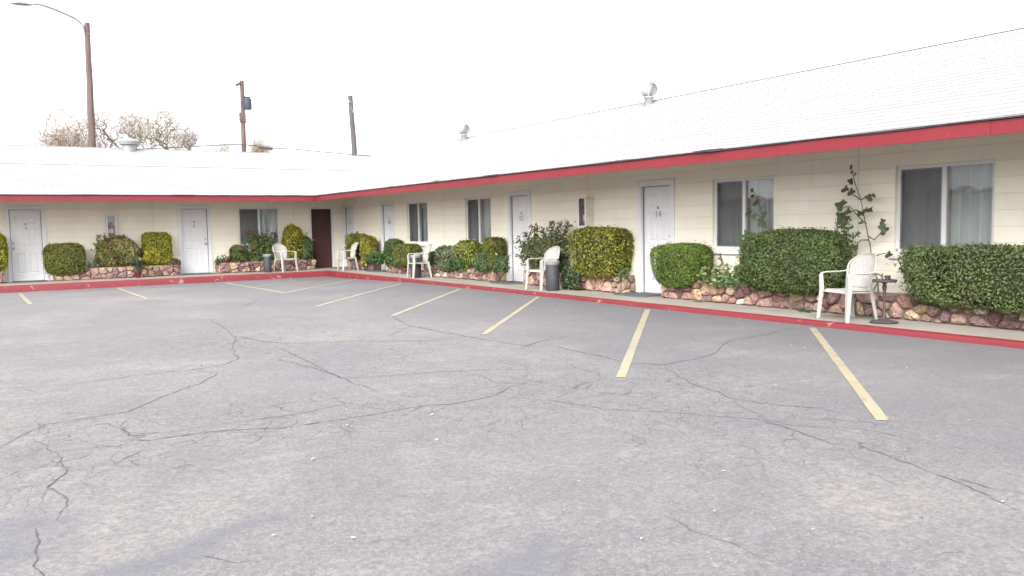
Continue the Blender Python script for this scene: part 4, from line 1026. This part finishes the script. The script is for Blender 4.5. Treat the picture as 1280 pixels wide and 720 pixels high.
# potted daffodils standing in front of the planter
def strap_plant(name, label, cat, loc, n, h, cols, flowers, group=None, pot=None):
    r = thing(name, label, cat, loc, 0, group); m = MB(); C = []
    for i in range(n):
        a = random.uniform(0, 6.28); ln = h*random.uniform(.6, 1.); out = random.uniform(.08, .6); d = Vector((math.cos(a), math.sin(a), 0)); b_ = Vector((-d.y, d.x, 0)); P = []
        for j in range(6):
            t_ = j/5; q = d*(out*ln*t_*t_+.02)+Vector((0, 0, ln*(t_-.22*out*t_*t_))); w_ = .013*(1-t_**2.5)+.001; P.append([q-b_*w_, q+b_*w_])
        m.grid(P); C += [random.choice(cols)]*12
    attr_build(m, C, 'foliage', MT['leaf'], r).location.z = (.15 if pot else 0)
    if pot:
        p = MB(); p.lathe([(0, 0), (.07, 0), (.095, .16), (.105, .16), (.105, .185), (.092, .185), (.086, .15), (0, .15)], 20); p.build('pot', MT['pot'], r)
    for me_, p in flowers:
        q = link('blossom', me_, None, r, p); q.rotation_euler = (R(70), 0, random.uniform(-.4, .4)); 
        s = MB(); s.tube([(0, 0, .15 if pot else 0), Vector(p)*.6, p], .004, 5); s.build('flower_stalk', MT['bark'], r)
    return r
p0 = ony(173, 345, 26.2); strap_plant('potted_daffodil', 'daffodil clump with yellow blooms in a dark red pot before the far planter', 'potted plant', (p0[0], 26.22, 0), 110, .52, [(.04, .085, .035), (.055, .11, .045), (.03, .07, .03)], [(FL_YEL, Vector(ony(175, 324, 26.1))-Vector((p0[0], 26.22, 0))), (FL_YEL, Vector(ony(182, 316, 26.25))-Vector((p0[0], 26.22, 0)))], pot=True)
p0 = onx(455, 336, 10.12); strap_plant('daffodil', 'small clump with bright yellow blooms at the foot of the corner planter', 'flowers', (10.14, p0[1], 0.0), 34, .42, [(.06, .12, .03), (.10, .17, .04)], [(FL_YEL, Vector(onx(452, 328, 10.0))-Vector((10.14, p0[1], 0))), (FL_YEL, Vector(onx(457, 331, 10.0))-Vector((10.14, p0[1], 0))), (FL_YEL, Vector(onx(455, 327, 10.05))-Vector((10.14, p0[1], 0)))], None)
p0 = onx(478, 330, 10.2); strap_plant('daffodil', 'pale blooms leaning out over the mat of door 10', 'flowers', (10.3, 22.85, .28), 24, .4, [(.07, .12, .03), (.13, .18, .05)], [(FL_YEL, Vector(onx(475, 318, 10.2))-Vector((10.3, 22.85, .28))), (FL_YEL, Vector(onx(481, 327, 10.1))-Vector((10.3, 22.85, .28)))], None)

# ------------------------------------------------------------------ furniture
def make_chair():
    t = thing('plastic_chair', 'x', 'chair', (0, 0, 0), 0, 'white plastic chairs on the walkway')     # faces -y, seat centre at origin
    s = MB(); P = []
    for i in range(13):
        v = i/12; row = []
        for j in range(13):
            u = -1+2*j/12; y = -.235+.47*v; wv = .235-.02*v
            z = .415-.02*math.sin(v*math.pi)*(1-u*u*.6)-.03*max(0, (.12-v)/.12)**2-.012*v+.012*abs(u)**4; row.append((u*wv, y, z))
        P.append(row)
    s.grid(P); solidify(s.build('seat', MT['chair'], t), .012)
    ap = MB(); 
    ap.tube([(-.225, -.235, .385), (.225, -.235, .385)], .02, 6, 0, True, .5); ap.tube([(-.225, -.23, .39), (-.215, .2, .38)], .02, 6, 0, True, .5); ap.tube([(.225, -.23, .39), (.215, .2, .38)], .02, 6, 0, True, .5); ap.build('seat_rim', MT['chair'], t)
    # backrest: oval shell, curved round the sitter, with fine vertical slots between slats
    def bp(u, v):       # u -1..1 across, v 0..1 up
        w_ = .20+.075*math.sin(min(1, v*1.05)*math.pi*.62)
        if v > .62: w_ *= math.sqrt(max(0.0, 1-((v-.62)/.385)**2))*1.0
        z = .40+.50*v; y = .205+.11*v+.03*v*v-.085*(u*w_/.27)**2
        return Vector((u*w_, y, z))
    b = MB(); N = 13
    for k_ in range(N):
        u0, u1 = (-.93+1.86*k_/N)+.006, (-.93+1.86*(k_+1)/N)-.006
        b.grid([[bp(u0+(u1-u0)*jj/2, .06+.90*i/18) for jj in range(3)] for i in range(19)])
    for v0, v1 in ((.0, .10), (.50, .54), (.90, .985)):
        b.grid([[bp(-.96+1.92*j/20, v0+(v1-v0)*i/3)+Vector((0, .003, 0)) for j in range(21)] for i in range(4)])
    solidify(b.build('backrest', MT['chair'], t), .008)
    rim = MB(); pts = [bp(-1, i/24*.985) for i in range(25)]+[bp(-1+2*j/8, .985+.012*math.sin(math.pi*j/8)) for j in range(1, 8)]+[bp(1, .985-i/24*.985) for i in range(25)]
    rim.tube(pts, .018, 8, 0, True, .7); rim.build('back_rim', MT['chair'], t)
    for sg in (-1, 1):
        a = MB(); e = bp(sg*1., .56); pts = [e+Vector((0, .01, 0)), Vector((sg*.283, .16, .655)), Vector((sg*.295, .05, .645)), Vector((sg*.295, -.12, .648)), Vector((sg*.288, -.225, .64)), Vector((sg*.283, -.255, .60))]
        a.tube(pts, [.02, .027, .03, .03, .03, .026], 8, 0, True, .42); a.build('armrest', MT['chair'], t)
        f = MB(); pr = [((sg*.283, -.255, .62), .030), ((sg*.272, -.25, .42), .036), ((sg*.285, -.268, .2), .028), ((sg*.298, -.285, 0), .023)]
        rows = []
        for (p, w_) in pr:
            rows.append([(p[0]-sg*w_*.2-sg*w_, p[1]-.004, p[2]), (p[0]+sg*w_*.6, p[1]-.012, p[2]), (p[0]+sg*w_*.75, p[1]+w_*1.5, p[2]), (p[0]+sg*w_*.45, p[1]+w_*1.55, p[2]), (p[0]+sg*w_*.3, p[1]+.01, p[2]), (p[0]-sg*w_*1.2, p[1]+.016, p[2]), (p[0]-sg*w_*1.2, p[1]-.004, p[2])])
        f.grid(rows, 0, False); f.build('leg', MT['chair'], t)
        r_ = MB(); rows = []
        for (p, w_) in (((sg*.20, .20, .43), .036), ((sg*.222, .225, .22), .03), ((sg*.238, .265, 0), .022)):
            rows.append([(p[0]-sg*w_*1.2, p[1]+.008, p[2]), (p[0]+sg*w_*.5, p[1]+.012, p[2]), (p[0]+sg*w_*.6, p[1]-w_*1.4, p[2]), (p[0]+sg*w_*.3, p[1]-w_*1.4, p[2]), (p[0]+sg*w_*.2, p[1]-.008, p[2]), (p[0]-sg*w_*1.2, p[1]-.006, p[2]), (p[0]-sg*w_*1.2, p[1]+.008, p[2])])
        r_.grid(rows, 0, False); r_.build('leg', MT['chair'], t)
    return t
ch = make_chair()
def face(dx, dy): return math.atan2(dx, -dy)
for i, (x, y, rz, lb) in enumerate((
    (9.72, 6.78, face(-.96, .27), 'white plastic armchair beside the iron ash stand, nearest of the chairs'),
    (9.82, 13.95, face(-.99, .05), 'white plastic armchair with a black bin behind it, by the pink roses'),
    (9.78, 19.55, face(-.98, .2), 'white plastic armchair in front of clipped shrubs between doors 10 and 12'),
    (9.88, 24.75, face(-.97, .1), 'white plastic armchair in the corner before the golden shrub'),
    (8.16, 25.75, face(.38, -.92), 'white plastic armchair facing the lot below the far window, next to brown door'))):
    o = ch if i == 0 else tree_copy(ch); o.location = (x, y, .004); o.rotation_euler = (0, 0, rz); o.scale = (.96, .96, .97); o['label'] = lb
def make_bin():
    t = thing('ash_bin', 'x', 'bin', (0, 0, 0), 0, 'black bins on the walkway'); m = MB()
    m.lathe([(0, 0), (.128, 0), (.135, .01), (.138, .3), (.14, .565), (.128, .565), (.125, .5)], 32); m.build('body', MT['bin'], t)
    l = MB(); l.lathe([(.143, .555), (.147, .56), (.147, .62), (.135, .632), (.118, .628), (.112, .60), (0, .60)], 32); l.build('rim', MT['binlid'], t)
    s = MB(); s.lathe([(.111, .605), (.06, .612), (0, .615)], 24); s.build('sand', MT['sand'], t); return t
bn = make_bin()
for i, (x, y, lb) in enumerate(((9.78, 13.6, 'black cylindrical bin with grey rim right behind the chair by the roses'), (9.72, 19.66, 'black cylindrical bin half hidden by the legs of the chair between doors 10 and 12'), (7.66, 25.85, 'black cylindrical bin with pale top standing below the far window'))):
    o = bn if i == 0 else tree_copy(bn); o.location = (x, y, .004); o['label'] = lb; o.scale = (1, 1, .94) if i < 2 else (.86, .86, .88)
p = onz(1102, 404, 0)
ast = thing('ash_stand', 'dark iron pedestal ash stand with round base beside the nearest chair', 'ash stand', (p[0]+.05, p[1], .003))
m = MB(); m.lathe([(0, 0), (.17, 0), (.175, .012), (.16, .02), (.14, .022), (.06, .045), (.025, .055), (0, .056)], 32); m.build('base', MT['iron'], ast)
m = MB(); m.lathe([(.0, .05), (.028, .052), (.024, .09), (.016, .12), (.016, .40), (.022, .42), (.03, .46), (.018, .50), (.05, .525)], 20); m.build('pedestal', MT['iron'], ast)
m = MB(); m.lathe([(.02, .52), (.14, .525), (.15, .535), (.15, .555), (.14, .555), (.135, .545), (0, .545)], 32); m.build('tray', MT['iron'], ast)
m = MB(); m.box(0, .055, -.05, .0, .55, .61, 0, .006); m.tube([(-.03, 0, .555), (-.06, .01, .60), (-.01, .02, .63)], .008, 6); m.build('match_holder', MT['iron'], ast)
# door mats
mm_ = MB(); n = 40; top = [(.44*(1 if abs(math.cos(a)) > 0 else 1)*math.copysign(abs(math.cos(a))**.35, math.cos(a)), .29*math.copysign(abs(math.sin(a))**.35, math.sin(a)), .014) for a in [2*math.pi*i/n for i in range(n)]]
mm_.add(top+[(x*1.02, y*1.02, .0) for x, y, z in top], [tuple(range(n))]+[(i, n+i, n+(i+1) % n, (i+1) % n) for i in range(n)])
mat_me = mm_.mesh('door_mat'); mat_me.materials.append(MT['mat_'])
for x, y, rz, lb in ((WX-.36, 11.62, R(90), 'dark rubber mat in front of door 14'), (WX-.36, 16.1, R(90), 'dark rubber mat in front of door 12'), (WX-.36, 23.4, R(90), 'dark rubber mat at the door beside the dark round shrub'), (10.3, 26.45, R(90), 'dark rubber mat in the corner next to the brown door'), (1.26, WY-.34, 0, 'dark rubber mat before the leftmost white door'), (5.8, WY-.34, 0, 'dark rubber mat before the second white door of the far wing')):
    o = link('door_mat', mat_me, None, None, (x, y, .003)); o.rotation_euler = (0, 0, rz); tag(o, lb, 'door mat', 'door mats')

# fire extinguisher cabinets
def cabinet(loc, rz, lab, lab2, w_, h_, d_, bodym):
    t = thing('extinguisher_cabinet', lab, 'cabinet', loc, rz, 'fire extinguisher cabinets')       # front at y=-d_, base z=0
    m = MB(); e = .012
    m.box(-w_, w_, -e-.001, -.001, 0, h_); m.box(-w_, -w_+e, -d_, -e-.0015, 0, h_, 0); m.box(w_-e, w_, -d_, -e-.0015, 0, h_); m.box(-w_+e, w_-e, -d_, -e-.0015, h_-e, h_); m.box(-w_+e, w_-e, -d_, -e-.0015, 0, e); m.build('body', bodym, t)
    f = MB(); q = .03
    f.box(-w_-.004, -w_+q, -d_-.018, -d_-.001, -.004, h_+.004, 0, .003); f.box(w_-q, w_+.004, -d_-.018, -d_-.001, -.004, h_+.004, 0, .003); f.box(-w_+q, w_-q, -d_-.017, -d_-.0015, h_-q, h_+.002, 0, .003); f.box(-w_+q, w_-q, -d_-.017, -d_-.0015, -.002, q, 0, .003); f.build('door_frame', MT['vinyl'], t)
    g_ = MB(); g_.add([(-w_+q, -d_-.009, q), (w_-q, -d_-.009, q), (w_-q, -d_-.009, h_-q), (-w_+q, -d_-.009, h_-q)], [(0, 1, 2, 3)]); g_.build('pane', MT['acrylic'], t)
    ex = thing('fire_extinguisher', lab2, 'fire extinguisher', loc, rz, 'fire extinguishers in wall cabinets')
    c = (.0, -d_*.5, .035); m = MB(); rr = min(.07, d_*.42, w_*.72)
    m.lathe([(0, 0), (rr*.95, 0), (rr, .01), (rr, .28), (rr*.8, .33), (rr*.35, .36), (rr*.3, .38), (0, .38)], 20, c); m.build('cylinder', MT['red'], ex)
    m = MB(); m.lathe([(rr*1.015, .10), (rr*1.02, .105), (rr*1.02, .215), (rr*1.015, .22)], 20, c); m.build('paper_band', MT['label'], ex)
    m = MB(); m.box(c[0]-.02, c[0]+.02, c[1]-.015, c[1]+.015, .41, .44); m.box(c[0]-.015, c[0]+.06, c[1]-.012, c[1]+.012, .445, .46); m.tube([(c[0]-.02, c[1], .43), (c[0]-rr, c[1]-.01, .42), (c[0]-rr*1.1, c[1]-.01, .3)], .011, 6); m.build('valve', MT['black'], ex)
a, b_ = ony(131.5, 269, WY), ony(145.5, 297, WY)
cabinet(((a[0]+b_[0])/2, WY, b_[2]), 0, 'white framed extinguisher box on the far wing wall above the half cream shrub', 'red fire extinguisher with white band inside the far wing wall box', (b_[0]-a[0])/2, a[2]-b_[2], .16, MT['cab'])
a, b_ = onx(724, 246.5, WX-.2), onx(732, 284, WX-.2)
cabinet((WX, (a[1]+b_[1])/2, b_[2]), R(-90), 'cream sided extinguisher box on the wall between doors 12 and 14', 'red fire extinguisher seen through the box between doors 12 and 14', .125, a[2]-b_[2], .2, MT['cab'])

# ------------------------------------------------------------------ beyond the roof: poles, lamp, cable, trees
D1 = 46.
def dirp(u, v, d):
    r = ray(u, v); return Vector(r*(d/math.hypot(r[0], r[1]))+np.array([0, 0, H]))
GZ = -.4
t1, b1 = dirp(108.8, 28.5, D1), dirp(115.3, 185, D1)
dv = (t1-b1); foot = b1-dv*((b1.z-GZ)/dv.z)
lamp = thing('street_lamp', 'street lamp on a tall reddish wooden pole with curved metal arm, left behind the roof', 'street lamp', foot)
m = MB(); n = 14; m.tube([(t1-foot)*(i/n)*1.0+Vector((random.gauss(0, .012), random.gauss(0, .012), 0))*(0 < i < n) for i in range(n+1)], [.225-.105*i/n for i in range(n+1)], 12); m.build('pole', MT['pole'], lamp)
arm = [dirp(u, v, D1-.1)-foot for u, v in ((105.5, 42), (104, 36), (103.5, 31.5), (99, 27), (94, 23), (80, 16.5), (68, 11.5), (55, 7), (48, 5.3), (40, 4.8))]
m = MB(); m.tube(arm, [.06]*8+[.05, .045], 8); m.tube([arm[0], arm[0]+Vector((.25, 0, .0))], .03, 6); m.tube([arm[2]+Vector((-.05, 0, 0)), arm[2]+Vector((.55, 0, 0))], .025, 6); m.build('arm', MT['galv'], lamp)
e0, e1 = dirp(40.5, 6.2, D1-.1)-foot, dirp(12.5, 3.2, D1-.1)-foot
m = MB(); ax = (e1-e0); m.tube([e0, e0+ax*.06, e0+ax*.3, e0+ax*.6, e0+ax*.9, e1], [.05, .08, .14, .17, .13, .03], 14, 0, True, .55); m.build('lamp_head', MT['galv'], lamp)
D2 = 58.
t2, b2 = dirp(302.3, 101, D2), dirp(303.3, 189, D2); foot = Vector((b2.x, b2.y, GZ))
up_ = thing('utility_pole', 'wooden utility pole with dark transformer can and short crossarm, the middle one', 'utility pole', foot); tl = t2-foot
m = MB(); m.tube([tl*(i/10) for i in range(11)], [.20-.07*i/10 for i in range(11)], 10); m.build('pole', MT['pole'], up_)
m = MB(); a = dirp(295.5, 106.5, D2-.3)-foot; b_ = dirp(303.5, 102, D2+.1)-foot; m.tube([a, b_], .09, 6); m.build('crossarm', MT['polegrey'], up_)
m = MB(); a = dirp(302.5, 110, D2)-foot; 
c0 = dirp(309.6, 137, D2)-foot; m.lathe([(0, 0), (.25, 0), (.27, .03), (.27, .62), (.29, .64), (.25, .70), (0, .72)], 18, c0); m.box(c0.x-.42, c0.x-.2, c0.y-.05, c0.y+.05, c0.z+.2, c0.z+.5); 
m.box(c0.x-.2, c0.x+.16, c0.y-.1, c0.y+.1, c0.z+.75, c0.z+.84)
m.build('transformer', MT['trafo'], up_)
m = MB()
for dx in (-.12, .08, .16): m.lathe([(.03, .70), (.05, .74), (.03, .78), (.05, .82), (.03, .86), (.02, .92), (0, .93)], 8, (c0.x+dx, c0.y, c0.z))
m.build('insulator', MT['porcelain'], up_)
m = MB(); a = dirp(302.9, 141, D2)-foot; b_ = dirp(303, 153, D2)-foot; m.box(a.x-.17, a.x+.17, a.y-.18, a.y+.18, b_.z, a.z, 0, .02)
for i in range(4):
    z = b_.z+(a.z-b_.z)*i/3; m.tube([(a.x-.28, a.y, z), (a.x+.28, a.y, z)], .02, 5)
m.build('equipment_box', MT['pole'], up_)
t3, b3 = dirp(437.8, 120, D2), dirp(443.2, 194, D2); dv = t3-b3; foot3 = b3-dv*((b3.z-GZ)/dv.z)
p3 = thing('utility_pole', 'bare grey leaning utility pole, the rightmost behind the roof', 'utility pole', foot3)
m = MB(); m.tube([(t3-foot3)*(i/12)+Vector((random.gauss(0, .015), random.gauss(0, .015), 0))*(0 < i < 12) for i in range(13)], [.22-.06*i/12 for i in range(13)], 10); m.build('pole', MT['polegrey'], p3)
m = MB()
for u, v in ((436, 127), (433.5, 136)): a = dirp(u, v, D2-.2)-foot3; m.lathe([(0, -.05), (.05, -.04), (.05, .04), (0, .05)], 8, a); m.tube([a, a+Vector((.2, 0, 0))], .012, 5)
m.build('insulator', MT['porcelain'], p3)
m = MB(); a, b_ = dirp(437.5, 133, D2-.25)-foot3, dirp(441.5, 141, D2-.25)-foot3; m.tube([a, b_], .025, 5); m.build('bracket', MT['galv'], p3)
cb = thing('overhead_cable', 'thin black cable with a fat dark splice slung between the poles above the roof', 'cable', dirp(170, 186.5, D2-.35)); o_ = Vector(cb.location)
pts = [(150, 185.5), (170, 186.3), (200, 185.2), (250, 182.6), (280, 181), (303, 180.6), (318, 182), (330, 184), (345, 185.3), (370, 186.5), (400, 189.6), (443, 193.5), (470, 195)]
m = MB(); m.tube([dirp(u, v, D2-.35)-o_ for u, v in pts], .034, 6); m.build('wire', MT['cable'], cb)
m = MB(); a, b_ = dirp(323.5, 183.6, D2-.38)-o_, dirp(341, 186, D2-.38)-o_; m.tube([a, a.lerp(b_, .05), a.lerp(b_, .95), b_], [.05, .095, .095, .05], 10); m.build('splice', MT['cable'], cb)

def tree(label, u, vtop, wpx, d, cols, nleaf, seed=0, lobes=5, trunks=2, ntip=700):
    rs = random.Random(seed); r_ = np.random.default_rng(seed); base = dirp(u, 190, d); base.z = GZ
    top = dirp(u, vtop, d).z-GZ; rad = wpx/2/F*d
    root = thing('tree', label, 'tree', base, 0, 'bare autumn trees beyond the roof')
    # crown volume: several overlapping lobes
    L = [((0, 0, top-rad*.78), rad*.80)]
    for i in range(lobes):
        a = rs.uniform(0, 6.28); L.append(((math.cos(a)*rad*.55, math.sin(a)*rad*.45, top-rad*rs.uniform(.6, 1.75)), rad*rs.uniform(.42, .55)))
    T = []
    while len(T) < ntip:
        c, q = rs.choice(L+[L[0]]*2); v = r_.normal(size=3); v *= q*r_.random()**.3/np.linalg.norm(v); p = np.array(c)+v
        if p[2] < top: T.append(p)
    fork = np.array([0, 0, top*.28]); N = [np.array([0., 0, 0]), fork*.5, fork]; par = [-1, 0, 1]
    for k_ in range(trunks+2):
        a = 6.28*k_/(trunks+2)+rs.uniform(-.4, .4); e = np.array([math.cos(a)*rad*.45, math.sin(a)*rad*.45, top*.66]); pi = 2
        for j in range(1, 4): N.append(fork+(e-fork)*j/3+r_.normal(size=3)*.12); par.append(pi); pi = len(N)-1
    T.sort(key=lambda p: np.linalg.norm(p-fork))
    for p in T:
        A = np.array(N[2:]); dd = np.linalg.norm(A-p, axis=1)+1.2*np.maximum(0, A[:, 2]-p[2])+.25*np.maximum(0, np.linalg.norm(A[:, :2], axis=1)-np.linalg.norm(p[:2])); k_ = int(np.argmin(dd))+2; q = N[k_]; pi = k_
        dist = np.linalg.norm(p-q); n = max(1, int(dist/.45))
        for j in range(1, n+1):
            t_ = j/n; N.append(q+(p-q)*t_+np.array([0, 0, -.07*dist*math.sin(t_*3.14)])+r_.normal(size=3)*.025*(j < n)); par.append(pi); pi = len(N)-1
    w = [0.]*len(N); kids = [0]*len(N)
    for i in range(len(N)-1, 0, -1):
        if kids[i] == 0: w[i] = 1.
        w[par[i]] += w[i]; kids[par[i]] += 1
    rad_ = [.004+.0062*x**.55 for x in w]
    br = MB()
    for i in range(1, len(N)):
        a, b = N[par[i]], N[i]
        br.tube([a, b], [min(rad_[par[i]], rad_[i]*1.35), rad_[i]], 4 if w[i] > 6 else 3, 0, False)
    br.build('trunk', MT['twig'], root, sharp=False)
    P = np.array(N[3+3*(trunks+2):]); nleaf *= 3; idx = r_.integers(0, len(P), nleaf); pos = P[idx]+r_.normal(size=(nleaf, 3))*.3
    me = leaf_mesh('crown', [leaf_arrays(pos, r_.normal(size=(nleaf, 3)), .027, pick(cols, nleaf), 1.8)]); link('crown', me, MT['treeleaf'], root)
TAN = [(.30, .215, .15), (.26, .19, .14), (.34, .25, .165)]; ROS = [(.29, .225, .205), (.25, .20, .185)]; GRN = [(.25, .25, .135), (.22, .22, .125), (.28, .255, .15)]
tree('tan leaved spreading tree left of the lamp pole, half behind it', 81, 126, 72, 66, TAN, 16000, 3, 8, 3, 800)
tree('rosy bare twigged tree just right of the lamp pole', 140, 125, 64, 68, ROS, 7000, 5, 7, 3, 800)
tree('slim bare tree with thin twigs behind the rosy and greenish trees', 170, 131, 44, 74, ROS, 3800, 8, 5, 2, 400)
tree('greenish round crowned tree, the greenest beyond the roof', 204, 130, 60, 67, GRN, 8000, 11, 7, 3, 800)
tree('pale thin tree right of the greenish one', 233, 150, 38, 70, ROS, 3000, 14, 5, 2, 350)
tree('low tan bushy tree top left of the middle utility pole', 284, 170, 46, 75, TAN, 4500, 17, 5, 3, 240)
tree('golden tan tree top behind the cable splice', 327, 169, 34, 75, [(.32, .23, .12), (.28, .21, .12)], 5000, 19, 5, 3, 260)

# ------------------------------------------------------------------ light
wd = bpy.data.worlds.new('World'); S.world = wd; wd.use_nodes = True; nt = wd.node_tree
sky = nt.nodes.new('ShaderNodeTexSky'); sky.sky_type = 'NISHITA'; sky.sun_disc = False
SUN_EL, SUN_AZ = R(40), R(228)                       # azimuth measured clockwise from +Y, over the viewer's left shoulder
sky.sun_elevation = SUN_EL; sky.sun_rotation = SUN_AZ; sky.air_density = 1.; sky.dust_density = 6.; sky.ozone_density = 1.
hs = nt.nodes.new('ShaderNodeHueSaturation'); hs.inputs['Saturation'].default_value = .07     # overcast: the cloud deck takes the blue out
nt.links.new(sky.outputs[0], hs.inputs['Color'])
bg = nt.nodes['Background']; bg.inputs['Strength'].default_value = .15; 
deck = nt.nodes.new('ShaderNodeMix'); deck.data_type = 'RGBA'; deck.inputs[0].default_value = .6      # even cloud deck over the clear-sky model
nt.links.new(hs.outputs[0], deck.inputs[6]); deck.inputs[7].default_value = (2.85, 2.88, 2.95, 1)
nt.links.new(deck.outputs[2], bg.inputs['Color'])
sun = bpy.data.lights.new('sun', 'SUN'); sun.energy = .75; sun.angle = R(40); sun.color = (1, .975, .95)
so = bpy.data.objects.new('sun', sun); COL.objects.link(so)
dirv = Vector((math.sin(SUN_AZ)*math.cos(SUN_EL), math.cos(SUN_AZ)*math.cos(SUN_EL), math.sin(SUN_EL)))
so.rotation_euler = (-dirv).to_track_quat('-Z', 'Y').to_euler(); so.location = dirv*60
S.view_settings.view_transform = 'Standard'; S.view_settings.look = 'None'; S.view_settings.gamma = 1; S.view_settings.exposure = 2.4
try:
    S.cycles.max_bounces = 8; S.cycles.transparent_max_bounces = 12; S.cycles.caustics_reflective = False; S.cycles.caustics_refractive = False
    S.cycles.use_denoising = True
except Exception: pass
